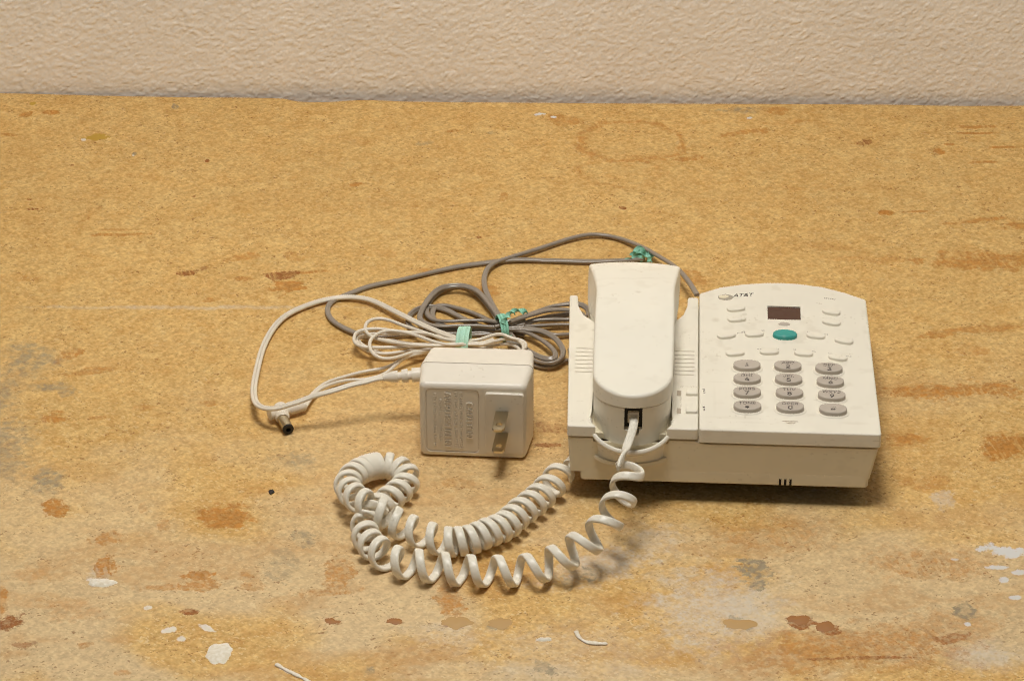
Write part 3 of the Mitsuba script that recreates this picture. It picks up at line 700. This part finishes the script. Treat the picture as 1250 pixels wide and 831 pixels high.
lower = slab(rounded(lo_p, 1.6), lambda x, y: hand_seam(x, y) - 0.18, hand_low, rt=0.3, rb=0.8, gs=2.2, step=1.3)
lv = lower.vertices.copy()      # the mouthpiece narrows a little downwards
t_ = np.clip((8 - lv[:, 2]) / 17, 0, 1) * np.clip((34 - lv[:, 1]) / 12, 0, 1)
lv[:, 0] = 30.5 + (lv[:, 0] - 30.5) * (1 - 0.03 * t_)
lv[:, 1] += 1.6 * t_ * np.clip((18 - lv[:, 1]) / 20, 0, 1)
lower.vertices = lv
lower = cut(lower, box(27.0, 35.6, -10, 3.5, -0.2, 30), box(32.6, 34.2, -10, 3.5, -2.8, 0))
put('handset__lower_shell', ph(lower), 'mat_handset', smooth=40)
put('handset__jack', ph(box(27.1, 35.5, 1.4, 3.4, -0.1, 11.2)), 'mat_dark', smooth=False)

# ------------------------------------------------------------------ the coiled handset cord
PHASE = 1.5 * np.pi     # the last turn ends on its left side
HX = [[27.4,-126.7,9.6],[15.5,-146.3,8.1],[7,-158.7,8.1],[-1.2,-169.9,8.1],[-10.5,-179,8.1],[-21.4,-184.5,8.1],[-32.3,-184.5,8.1],[-43.2,-179,8.1],[-52.3,-173.5,8.6],[-59.7,-170.1,11.6],[-67.5,-165.7,14.6],[-74.5,-157.3,13.6],[-78.5,-146.5,11.6],[-77.1,-134.9,9.6],[-71.9,-127.7,8.6],[-66.5,-123.5,7.6],[-58.9,-122.9,7.4],[-53.2,-127.4,7.4],[-50.6,-135.2,7.4],[-53.2,-142.7,7.4],[-58,-150.4,8.1],[-63.3,-157,7.6],[-67.7,-165.3,7.4],[-69.7,-174.5,7.4],[-67.8,-183.6,7.4],[-62.5,-192.2,7.6],[-55,-199.8,7.6],[-43.9,-203.6,7.6],[-31.9,-205.8,7.6],[-19.8,-207.4,7.6],[-6.5,-208.6,7.8],[7,-207.5,8.6],[20.4,-205.2,11.6],[31.1,-201.7,16.6],[41.5,-195.1,22.6],[48.5,-185.2,27.6],[53.3,-175.1,31.6],[55.3,-168.9,36.6],[54.1,-167.3,41.6]]
ax = smooth_path(HX, 0.12)
TURNS = [2.2, 2, 2, 2.4, 2.4, 2, 1.3, 1, 1, 1, 1.3, 1.6, 1.4, 1.7, 2.3, 1.1, 1.2, 1.2, 1.2, 1.3, 1.2, 1.2, 1.2, 1.2, 1.2, 1, 1, 1, 1, 1, 1, 1, 1, 1, .95, .9, .6, .4]
from scipy.spatial import cKDTree
_, at_ = cKDTree(ax).query(np.array(HX))
from scipy.interpolate import PchipInterpolator
ph_ = 2 * np.pi * PchipInterpolator(at_, np.concatenate([[0], np.cumsum(TURNS)]))(np.arange(len(ax)))
ln = np.concatenate([[0], np.cumsum(np.linalg.norm(np.diff(ax, axis=0), axis=1))])
# carry a frame along the axis without twisting it
tt, ss, uu = frames(ax)
rad = np.interp(ln, [0, 9, ln[at_[8]], ln[at_[11]], ln[at_[22]], ln[at_[27]], ln[-1] - 10, ln[-1]], [3.4, 6.4, 6.3, 5.7, 5.7, 6.8, 6.8, 4.5])
off = -ss * np.sin(ph_)[:, None] * 1.0 + uu * np.cos(ph_)[:, None]
END = at_[38]
ph_ = ph_ - ph_[END] + PHASE
off = uu * np.cos(ph_)[:, None] + ss * np.sin(ph_)[:, None]
coil = ax + rad[:, None] * off
coil += 0.45 * (np.stack([meshkit.noise(np.column_stack([ln * 0.09, ln * 0, ln * 0]), k) for k in (1, 2, 3)], -1) - 0.5) * 2
lead0 = np.array([[31.5, -124.5, 10.0], [28.5, -128.0, 10.0]])
jack = PO + 31.3 * PU + 0.8 * PV + 5.8 * PW
lead1 = np.array([jack + 0.2 * PU - 6.0 * PV - 1.6 * PW])
keepn = len(coil)
path = smooth_path(np.vstack([lead0, coil[40:END - 10:3], lead1[::-1], [jack - 2.5 * PV, jack]]), 0.55)
step = np.linalg.norm(np.diff(path, axis=0), axis=1)
# the ribbon keeps its flat side outwards from the axis
_, near = cKDTree(ax).query(path)
upv = path - ax[near]
tpath = np.gradient(path, axis=0); tpath /= np.linalg.norm(tpath, axis=1, keepdims=True)
tail = np.linalg.norm(path - jack, axis=1)
w_ = np.clip((30 - tail) / 20, 0, 1)[:, None] * (np.arange(len(path)) > len(path) * 0.9)[:, None]
upv = upv / np.maximum(np.linalg.norm(upv, axis=1, keepdims=True), 1e-6) * (1 - w_) + w_ * (-0.85 * PV + 0.5 * PW)
upv -= (upv * tpath).sum(1, keepdims=True) * tpath
for _ in range(6):
    upv[1:-1] = (upv[:-2] + 2 * upv[1:-1] + upv[2:]) / 4
upv /= np.maximum(np.linalg.norm(upv, axis=1, keepdims=True), 1e-6)
RIB = ellipse(0, 0, 2.1, 1.05, n=14, power=2.9)
labels['coiled_cord'] = {'label': 'off-white coiled handset cord looped on the bench in front of the phone', 'category': 'telephone cord'}
path[:, 2] = np.maximum(path[:, 2], 1.25)
put('coiled_cord__coil', sweep(path, RIB, up=upv), 'mat_coil', smooth=60)
put('coiled_cord__plug', ph(slab(rounded([(28.6, -0.3), (34.0, -0.3), (34.0, 3.0), (28.6, 3.0)], 0.4), 8.4, 2.6, rt=0.4, rb=0.4, gs=1.5)), 'mat_cable', smooth=40)
put('coiled_cord__strain_relief', lathe([(0, 0), (2.6, 0), (2.9, 2), (3.2, 8), (3.6, 9), (3.4, 10), (0, 10)], [31.6, -117.5, 10.0], [26.5, -129.5, 9.5]), 'mat_coil', smooth=40)

# ------------------------------------------------------------------ the plug-in power adapter
AO = np.array([-45.15, -104.73, 0.0]); ka = math.radians(-4)
AU = np.array([math.cos(ka), math.sin(ka), 0]); AV = np.array([-math.sin(ka), math.cos(ka), 0]); AW = np.array([0, 0, 1.0])


def ad(m):
    v = np.asarray(m.vertices)
    return trimesh.Trimesh(AO + v[:, :1] * AU + v[:, 1:2] * AV + v[:, 2:] * AW, m.faces, process=False)


def upright(m):
    """built lying down (x across, y up the face, z towards the viewer): stand it up in the adapter's frame"""
    v = np.asarray(m.vertices)
    return trimesh.Trimesh(np.column_stack([v[:, 0], -v[:, 2], v[:, 1]]), m.faces, process=False)


labels['power_adapter'] = {'label': 'beige plug-in power adapter standing on its side beside the telephone, prongs facing out', 'category': 'power adapter'}
fr = rounded([(-0.8, 0), (54.4, 0), (54.4, 44.6), (-0.8, 44.0)], 3.0)
case = slab(fr, 0.0, -17.5, rt=2.6, gs=4.5, step=1.4, n=5)
cv = case.vertices.copy()      # the case narrows towards the prongs
k_ = np.clip((cv[:, 2] + 17.5) / 17.5, 0, 1)
cv[:, 0] += np.where(cv[:, 0] < 27, 0.9, -2.4) * k_ * np.clip(np.abs(cv[:, 0] - 27) / 27, 0, 1)
cv[:, 1] += np.where(cv[:, 1] < 22, 0.4, -0.6) * k_ * np.clip(np.abs(cv[:, 1] - 22) / 22, 0, 1)
case.vertices = cv
lab = rounded([(3.0, 3.4), (29.3, 3.4), (29.3, 40.6), (3.0, 40.6)], 2.6)
inner = rounded([(3.5, 3.9), (28.8, 3.9), (28.8, 40.1), (3.5, 40.1)], 2.2)
t1 = slab(lab, 2, -0.85, gs=4)
case = cut(case, t1)
put('power_adapter__front_case', ad(upright(case)), 'mat_adapter', smooth=35)
bk = rounded([(-0.9, 0), (54.5, 0), (54.5, 44.7), (-0.9, 44.1)], 3.0)
rear = slab(bk, -17.8, -39.0, rb=2.2, gs=4.5, step=1.4)
cv = rear.vertices.copy()
k_ = np.clip((-cv[:, 2] - 17.8) / 21.2, 0, 1)
cv[:, 0] += (np.where(cv[:, 0] < 27, 3.0, -1.2) * k_) * np.clip(np.abs(cv[:, 0] - 27) / 27, 0, 1)
cv[:, 1] += np.where(cv[:, 1] < 22, 0.3, -4.4) * k_
rear.vertices = cv
put('power_adapter__rear_case', ad(upright(rear)), 'mat_adapter', smooth=35)
put('power_adapter__label_plate', ad(upright(slab(inner, -0.4, -0.9, rt=0.25, gs=5))), 'mat_adapter', smooth=35)
ms = []
for s_t, x_, hgt, y_, dep, ln_ in (('CAUTION', 22.7, 3.4, 22.6, 0.55, 21.0), ('AVERTISSEMENT', 12.2, 3.4, 22.2, 0.55, 33.0)):
    t_ = text(s_t, hgt, dep, False)
    sx = ln_ / (t_.bounds[1][0] - t_.bounds[0][0])
    t_.apply_scale([sx, 1, 1])
    ms.append(moved(t_, x_, y_, -0.37, -90))
rr = random.Random(11)
for x_, y0, y1 in ((19.7, 5.8, 38.6), (17.1, 5.6, 38.8), (9.7, 9.4, 35.0), (6.9, 6.6, 37.6)):     # fine print too small to read: single raised strokes
    y_ = y1
    while y_ > y0:
        if rr.random() < 0.14:
            y_ -= 1.0
        l = rr.uniform(0.35, 0.5)
        ms.append(moved(box(-0.75, 0.75, -l / 2, l / 2, -0.4, 0.02), x_ + 0.7, y_, 0, rr.uniform(-25, 25)))
        if rr.random() < 0.6:
            ms.append(moved(box(-0.22, 0.22, -0.55, 0.55, -0.4, 0.02), x_ + rr.choice((0.1, 0.7, 1.3)), y_ - 0.5, 0, 0))
        y_ -= rr.uniform(1.15, 1.6)
put('power_adapter__label_plate__lettering', ad(upright(cat(ms))), 'mat_adapter', smooth=False)
plate = slab(rounded([(32.3, 4.2), (51.0, 4.2), (51.0, 39.8), (32.3, 39.8)], 1.4), 1.5, -0.5, rt=0.4, gs=4, step=1.2)
pv = plate.vertices.copy()
pv[:, 2] = np.where(pv[:, 2] > 0.5, pv[:, 2] * np.interp(pv[:, 1], [4, 36, 40], [0.35, 1.0, 1.0]), pv[:, 2])
plate.vertices = pv
put('power_adapter__prong_plate', ad(upright(plate)), 'mat_adapter', smooth=35)
for y_ in (29.2, 16.6):     # flat blades with a round hole near the tip
    o_ = Polygon([(-3.1, 0), (3.1, 0), (3.1, -15), (1.9, -17.4), (-1.9, -17.4), (-3.1, -15)]).difference(Point(0, -12.8).buffer(1.55))
    bl = trimesh.creation.extrude_polygon(o_, 1.3, engine='earcut')
    bl.apply_translation([0, 0, -0.75])
    v = bl.vertices.copy()
    v[:, 0] += 40.6 + 0.10 * v[:, 1] * 0.6
    v[:, 2] += y_
    bl.vertices = v
    put('power_adapter__prong', ad(bl), 'mat_metal', smooth=30)
# strain relief, ribbed, and the twin-lead cable
A0, A1 = np.array([-45.3, -72.5, 27.0]), np.array([-63.0, -72.8, 25.5])
pr = [(0, -7), (3.3, -7), (3.6, 0), (3.6, 4.2), (2.3, 4.3), (2.3, 6.2), (3.4, 6.3), (3.2, 9.3), (2.1, 9.4), (2.1, 11.2), (3.0, 11.3), (2.7, 14.6), (2.0, 16.5), (1.9, 18.5), (0, 18.5)]
put('power_adapter__strain_relief', lathe(pr, A0, A1), 'mat_adapter', smooth=35)
WH = {'pairloop': [[-63,-72.5,25],[-67.9,-72.7,24.4],[-72.7,-74.3,23.8],[-79.2,-76,23.2],[-85.8,-78.1,22.1],[-92.5,-79.8,20.9],[-99,-80.4,19.1],[-105.1,-81.7,17.2],[-111.2,-82.5,15.4],[-116.5,-82.5,13.6],[-121.6,-80.2,11.9],[-126,-75.9,10.6],[-129,-66.3,8.6],[-130.4,-50,5.5],[-130.2,-33.4,3.5],[-128.5,-8.9,2],[-123.6,11.1,2],[-116.2,23.8,2],[-102.8,34.3,2],[-95.4,37.5,2],[-88.9,38.7,2.1],[-77.5,36.1,2.8],[-65.9,26.3,3.7],[-53,12.7,4.9],[-40.2,-0.6,6.7],[-29.1,-10.7,8.2],[-24,-15.5,8.8],[-16.8,-17.9,9.4],[-9.3,-15,10]],
      'single': {"a": [[-16.9,-9.6,5],[-24.1,-10.7,5.7],[-36.8,-7.6,6.4],[-48.1,-1.4,7.1],[-56.9,3.2,7.4],[-64,7.2,7.8],[-69.8,8.3,8],[-74.3,5.8,8],[-76,0.5,8],[-74.5,-6.4,8.4],[-68.3,-12.9,9.1],[-56.8,-17.9,9.9],[-39.9,-20.4,10],[-23.9,-19.6,10],[-16.8,-19.6,10]],
      "b": [[-16.9,-13.5,8],[-24,-14,8.3],[-36.4,-11.3,8.6],[-42.2,-7.9,8.9],[-50.3,-6.2,9],[-59.5,-4.9,9],[-68.2,-2.6,9],[-75.7,-3.2,8.8],[-80,-5.6,8.5],[-81.3,-9.9,8.2],[-80.5,-14.8,7.9],[-76.3,-17.8,7.6],[-70.7,-17.7,7.2],[-59.2,-17.1,7.1],[-47.8,-16.4,7.4],[-35.8,-16.1,7.7],[-24,-15,8]],
      "c": [[-16.8,-18.1,10],[-23.9,-19.1,10.4],[-31.5,-20.9,10.8],[-42,-17.3,11],[-50.2,-11.9,11],[-58.3,-8.4,11],[-65.1,-8.6,11.4],[-70.1,-12.8,11.8],[-72.7,-18.8,11.6],[-72.3,-24.9,10.8],[-69.5,-29.4,10],[-65,-31,9.2],[-58.8,-28.7,8.4],[-52.2,-23.3,7.4],[-44.2,-18.4,6.2],[-27.4,-14.3,5]],
      "d": [[-24.1,-11.2,6],[-42.4,-4.2,6],[-53,-3,6],[-65.7,-3.4,6],[-75.9,-3.3,5.9],[-80.1,-6,5.6],[-79,-11.7,5.4],[-73.7,-17.5,5.1],[-65.2,-19.7,5],[-54.7,-17.8,5],[-44.3,-15.1,5],[-24.1,-12,5]],
      "e": [[-24.1,-8.1,3],[-40.2,-8.9,3],[-52.9,-8.1,3],[-61.5,-5.4,3],[-69.2,-3.8,3],[-77.3,-1.1,3],[-79.3,-5,3],[-75.7,-11.2,3],[-68.7,-16.6,3],[-61.1,-18.9,3],[-52.7,-17.4,3],[-40.1,-13.5,3],[-24.1,-10.4,3]],
      "f": [[-31.6,-12.7,8],[-24,-14.1,8.9],[-16.9,-14,9.8],[-11.8,-11.5,10],[-7.2,-9.6,10],[-3.4,-9.8,9.4],[0.4,-11.1,8.5],[5.5,-12,7.5],[7.2,-15.2,6.6],[4.6,-18.7,5.8],[-4.2,-18,5.4],[-14.8,-14.3,5],[-24.1,-11.2,5],[-31.7,-10.4,5]],
      "g": [[-31.7,-11.2,6],[-24.1,-11.7,6.4],[-14.8,-13.1,6.7],[-8,-11.2,7],[-2.1,-9.2,7],[3,-11.2,7],[5.9,-15.5,6.8],[4.2,-21.9,6.5],[-6.3,-21.3,6.1],[-14.7,-17.7,5.7],[-24.1,-13.3,5.4],[-31.7,-11.2,5]],
      "h": [[-31.7,-9.7,4],[-24.1,-9.7,4],[-14.8,-12,4],[-8,-10.4,4],[-3,-9.7,4],[1.3,-11.6,4],[3.8,-16.6,4],[0,-20.4,4],[-8.4,-19.4,3.8],[-16.9,-14.4,3.5],[-24.1,-10.9,3.3],[-31.7,-8.9,3]],
      "p": [[-104,-65.8,4],[-101,-52.7,2.4],[-94.9,-42.8,2],[-85.6,-36.8,2],[-74.9,-32.2,2.2],[-64.1,-29.6,3],[-58.2,-27.9,5.4],[-52.5,-23.3,6.6],[-46.2,-20.2,6.6],[-35.8,-17.1,5.8],[-24.1,-12,5]],
      "q": [[-103.5,-66.5,4],[-100,-56,3.3],[-93.4,-46.4,2.7],[-83.3,-40.6,2],[-77.1,-40,2],[-71.3,-38.4,2.3],[-64.3,-34.9,3],[-59.8,-30.5,4.3],[-55.4,-25.5,5.3],[-50,-22.7,6],[-44.2,-19.4,5.3],[-33.7,-16.1,4.7],[-24.1,-11.2,4]]}}
lead = []
q = smooth_path(WH['pairloop'], 1.2)
q[:, 2] = np.maximum(q[:, 2], 0.9)
t_, sd, _ = frames(q)
for s_ in (-1, 1):
    lead.append(sweep(q + sd * 0.80 * s_, circ(0.92, 10)))
for nm, pts in WH['single'].items():
    q = smooth_path(pts, 1.0)
    q += 0.9 * (np.stack([meshkit.noise(q * 0.06 + 7 * ord(nm), k) for k in (1, 2, 3)], -1) - 0.5)
    q[:, 2] = np.maximum(q[:, 2], 0.95)
    lead.append(sweep(q, circ(0.95, 10)))
put('power_adapter__cord', cat(lead), 'mat_cable', smooth=60)
# the right-angle barrel plug at the end of it
PG = np.array([[-103.6,-65.8,4],[-116.1,-68.3,4.5],[-119.3,-63.9,4.5],[-116.3,-72.7,4.5],[-114.3,-77.8,4],[-110.8,-86.7,3.2]])
hub = PG[3] + [0, 0, 0.3]
put('power_adapter__barrel_plug', cat([lathe([(0, 0), (1.9, 0), (2.2, 2), (2.6, 12), (2.9, 14), (3.1, 20), (0, 20.5)], PG[0] + [0, 0, -0.3], hub + (hub - PG[0]) * 0.12),
                                       lathe([(0, 0), (3.3, 0.1), (3.7, 1.2), (3.6, 9.0), (3.1, 10.0), (0, 10.0)], PG[1] + [0, 0, 0.3], PG[4])]), 'mat_cable', smooth=40)
grip = [lathe([(0, 0), (r_, 0.0), (r_, 0.7), (0, 0.7)], a_, a_ + (hub - PG[0])) for k in range(7) for r_, a_ in [(2.45 + 0.06 * k, PG[0] + [0, 0, -0.3] + (hub - PG[0]) * (0.05 + 0.085 * k))]]
put('power_adapter__barrel_plug__grip', cat(grip), 'mat_cable', smooth=40)
tip_d = (PG[5] - PG[4]) / np.linalg.norm(PG[5] - PG[4])
put('power_adapter__barrel_plug__sleeve', lathe([(0, 0), (2.75, 0), (2.75, 9.6), (2.5, 9.9), (1.45, 9.9), (1.45, 6), (0, 6)], PG[4] - tip_d * 1.0, PG[5]), 'mat_metal', smooth=40)
put('power_adapter__barrel_plug__tip', lathe([(2.45, 9.0), (2.83, 9.0), (2.83, 10.1), (2.2, 10.3), (1.3, 10.3), (1.2, 9.8), (1.2, 6), (0, 6)], PG[4] - tip_d * 1.0, PG[5]), 'mat_dark', smooth=40)

# ------------------------------------------------------------------ the grey line cord
GR = {"A": [[96.8,21.3,14],[89.9,50.5,10],[80.5,71.8,6],[69.3,87.6,4],[56.6,99.9,2],[43.4,103,2],[30.1,97.9,2],[16.8,89.2,2.2],[1,79.4,2.5],[-9.4,71.8,2.8],[-13.6,64.3,3],[-14.7,49.4,3.5],[-11.8,34.2,4],[-8.2,21.9,4.5],[-3.4,9.2,5]],
      "B": [[71.2,78.5,2],[62.3,76.2,1.9],[36.2,75.6,1.7],[10.2,76.8,1.6],[-12.1,74.7,1.5],[-28.8,70.4,1.5],[-47.2,63.1,1.5],[-61.3,56.7,1.5],[-75.3,51,1.5],[-86.3,43,1.5],[-94.4,35.9,1.5],[-96.9,28.1,1.5],[-94.6,17.5,1.7],[-87.6,9,1.8],[-78.8,2.9,1.9],[-66,1,2.2],[-44.8,4.5,2.4],[-21.3,8,2.7],[-3.4,8.3,3]],
      "C": [[6.4,8.4,5],[-3.4,8,4.2],[-9,19.5,3.5],[-14.4,33.3,2.8],[-20.9,45.7,2.5],[-28.8,50.7,2.1],[-38.9,44.1,2],[-44.3,32.5,2],[-44.1,20.8,2.2],[-39.6,14.4,2.9],[-28.2,12.8,3.7],[-11.7,12,4.5],[-3.4,9.6,5.2],[6.4,13.1,6]],
      "D": [[6.4,7.6,4],[-3.4,8,4.7],[-7.7,16.4,5.4],[-13.4,28.9,5.9],[-18.6,38.7,5.6],[-25.6,44.6,5.2],[-32.6,45.4,5],[-39.5,42.1,5],[-46.9,22.7,5],[-47.4,11.5,5],[-40.5,6.4,5],[-27.7,6,5],[-12.8,4.8,5.3],[-3.4,3.4,5.6],[6.4,3.7,6]],
      "E": [[6.4,6.7,3],[-3.4,8,2.7],[-12,15.7,2.3],[-20.7,23.8,2],[-31.1,29.4,2],[-38.7,30.6,2],[-41.8,24.2,2],[-40.3,16.2,2],[-34.2,10.7,2],[-21.3,7.5,2],[-8.5,5.4,2.3],[-3.4,5.7,2.7],[6.4,4.4,3]],
      "F": [[6.4,7.5,2],[-3.4,7.5,2],[-15,10.7,2],[-27.9,20.2,2],[-36.7,27.4,2],[-45.3,29.4,2],[-51.7,25,2],[-54.5,17,2],[-51.2,7.5,2],[-40.5,2.8,2],[-25.6,2.8,2],[-10.7,4.4,2],[-3.4,5.1,2],[6.4,2,2]],
      "G": [[-8.9,4.4,5],[-3.4,6.8,5],[2.1,12.7,5],[12.4,19.3,5.4],[20.2,23.8,5.8],[28,25.4,6.3],[34.8,24.7,6.8],[39.5,19.9,6.8],[38.9,14.2,6.3],[32.1,11.6,5.7],[19.2,12.7,4.8],[6.4,11.6,3.9],[-3.4,8.8,3.5],[-9,8.3,3]],
      "H": [[-9,5.2,4],[-3.4,6.8,4],[4.3,9.1,4],[15,15.1,3.8],[27.9,19.7,3.3],[35.7,21.1,3],[37.3,16.6,2.8],[34.2,11.4,2.5],[27.8,10.8,2.7],[15,9.7,2.9],[4.3,8.1,3.2],[-3.4,6.6,3.6],[-8.9,4.4,4]],
      "I": [[-8.9,2.8,5],[-3.4,3,5.4],[6.4,2,5.8],[14.9,-0.3,6],[21.6,-6.5,6],[24.9,-13.5,6],[26.1,-20.7,5.7],[23.5,-27,5.3],[18.4,-28.6,4.8],[12.6,-25.9,4.1],[6.3,-17.9,3.3],[0,-6.2,2.8],[-3.4,3.8,2.4],[-6.4,7.5,2]],
      "J": [[-8.1,2.8,4],[-3.4,3.1,4.3],[5.5,1,4.7],[12.7,-4.2,5],[18.2,-11.2,5],[21.9,-18.9,5],[21.4,-24.3,5],[17.6,-24.5,4.7],[12.6,-21,4.3],[6.3,-13.5,4],[0.8,-3.2,3.3],[-3.4,4.9,2.7],[-8.1,7.5,2]],
      "K": [[-8.1,2.8,4],[-3.4,5,3.6],[6.4,6.4,3.3],[15.8,4.6,2.9],[23.4,2,2.5],[31.9,2.6,2.1],[37,-2.7,2],[35.6,-9.7,2],[29.2,-12.8,2]],
      "L": [[31.5,-22,2],[27.3,-22,2],[22.2,-26.6,2],[14.7,-27,2],[6.3,-20.5,2],[0.4,-9.7,2],[-3.4,5.1,2]],
      "M": [[-8.9,2.1,7],[-3.4,4.1,7.5],[2.1,7.2,8],[10.7,12.4,8],[18.4,16.4,8],[27.8,18,7.5],[33.9,17.9,7]]}
OV = 1.02 * np.vstack([np.column_stack([x_, y_]) for x_, y_ in [(np.array([1.45, 1.3, 0.75, 0.25, 0, -0.25, -0.75, -1.3, -1.45, -1.3, -0.75, -0.25, 0, 0.25, 0.75, 1.3]),
                                                          np.array([0, 0.62, 0.85, 0.78, 0.72, 0.78, 0.85, 0.62, 0, -0.62, -0.85, -0.78, -0.72, -0.78, -0.85, -0.62]))]])
ms = []
for nm, pts in GR.items():
    q = smooth_path(pts, 1.1)
    q += 0.8 * (np.stack([meshkit.noise(q * 0.05 + 5 * ord(nm), k) for k in (1, 2, 3)], -1) - 0.5)
    q[:, 2] = np.maximum(q[:, 2], 0.95)
    ll = np.arange(len(q))
    tw = 0.9 * (meshkit.noise(np.column_stack([ll * 0.035, ll * 0, ll * 0]), ord(nm)) - 0.5) * (0.6 if nm in 'AB' else 2.4)
    t_, sd, uz = frames(q)
    ms.append(sweep(q, OV, up=uz * np.cos(tw)[:, None] + sd * np.sin(tw)[:, None]))
labels['line_cord'] = {'label': 'grey flat telephone line cord bundled in loops left of and behind the telephone', 'category': 'telephone cord'}
put('line_cord__cable', cat(ms), 'mat_grey', smooth=60)


# ------------------------------------------------------------------ green twist ties
def band(c, axis, ru, rw, width, seed, turns=1.0, slant=0.0, tail=None):
    """a paper-covered wire strip wound round a bundle: c centre, axis along the bundle"""
    axis = np.asarray(axis, float); axis /= np.linalg.norm(axis)
    side = np.cross(axis, [0, 0, 1.0]); side /= np.linalg.norm(side)
    upw = np.cross(side, axis)
    t = np.linspace(0, 2 * np.pi * turns, int(60 * turns))
    r = 1 + 0.10 * (meshkit.noise(np.stack([np.cos(t) * 2 + seed, np.sin(t) * 2, t * 0.3], -1), seed) - 0.5)
    p = c + (ru * r * np.cos(t))[:, None] * side + (rw * r * np.sin(t))[:, None] * upw + (slant * (t / (2 * np.pi * turns) - 0.5))[:, None] * axis
    p[:, 2] = np.maximum(p[:, 2], 0.3)
    rad_ = p - c
    rad_ -= (rad_ @ axis)[:, None] * axis
    prof = np.array([[-1, -0.14], [-0.6, 0.02], [-0.2, -0.1], [0, 0.12], [0.2, -0.08], [0.6, 0.05], [1, -0.12], [1, -0.3], [0, -0.3], [-1, -0.3]]) * [width / 2, 1.6]
    return sweep(p, prof, up=rad_)


def tail_strip(pts, width, seed):
    q = smooth_path(pts, 0.5)
    ll = np.arange(len(q)) * 0.5
    tw = ll * 0.55 + 2 * meshkit.noise(np.column_stack([ll * 0.3, ll * 0, ll * 0]), seed)
    t_, sd, uz = frames(q)
    prof = np.array([[-1, -0.15], [-0.3, 0.1], [0, 0.3], [0.3, 0.1], [1, -0.15], [0.3, -0.25], [-0.3, -0.25]]) * [width / 2, 0.9]
    return sweep(q, prof, up=uz * np.cos(tw)[:, None] + sd * np.sin(tw)[:, None])


put('twist_tie', cat([band(np.array([-26.2, -11.8, 7.2]), [1, -0.15, 0], 8.6, 7.2, 3.6, 1), band(np.array([-23.6, -12.2, 7.2]), [1, -0.1, 0], 8.9, 7.4, 3.8, 5)]), 'mat_twist_pale', smooth=50,
    label='pale green twist tie wrapped flat round the beige adapter cord, behind the adapter', cat='twist tie')
put('twist_tie', cat([band(np.array([-4.7, 4.5, 5.0]), [1, 0.25, 0], 8.3, 6.8, 2.6, 2, 2.0, 3.0), tail_strip([[-4.5, -1, 11.0], [-1.5, 5, 12.4], [1.5, 9, 12], [4.5, 11.5, 10.5], [8.0, 13, 9]], 3.8, 3)]), 'mat_twist', smooth=50,
    label='green twist tie wound slantwise round the grey cord bundle, its end twisted up', cat='twist tie')
put('twist_tie', cat([tail_strip([[60.5, 75.2, 2.2], [64, 77, 2.6], [68, 78.6, 2.8], [71, 81, 3.2]], 2.2, 4), tail_strip([[65, 80, 2.2], [68, 84, 3.6], [71, 84.5, 4.5], [74, 81, 4.0], [75, 76, 2.8], [73, 74, 2.4]], 4.0, 6),
                      tail_strip([[66, 78, 3.0], [70, 81, 5.0], [73, 79, 4.0], [70, 77, 3.0], [69, 81.5, 3.8]], 4.2, 9)]), 'mat_twist', smooth=50,
    label='crumpled green twist tie on the grey cord behind the top of the handset', cat='twist tie')
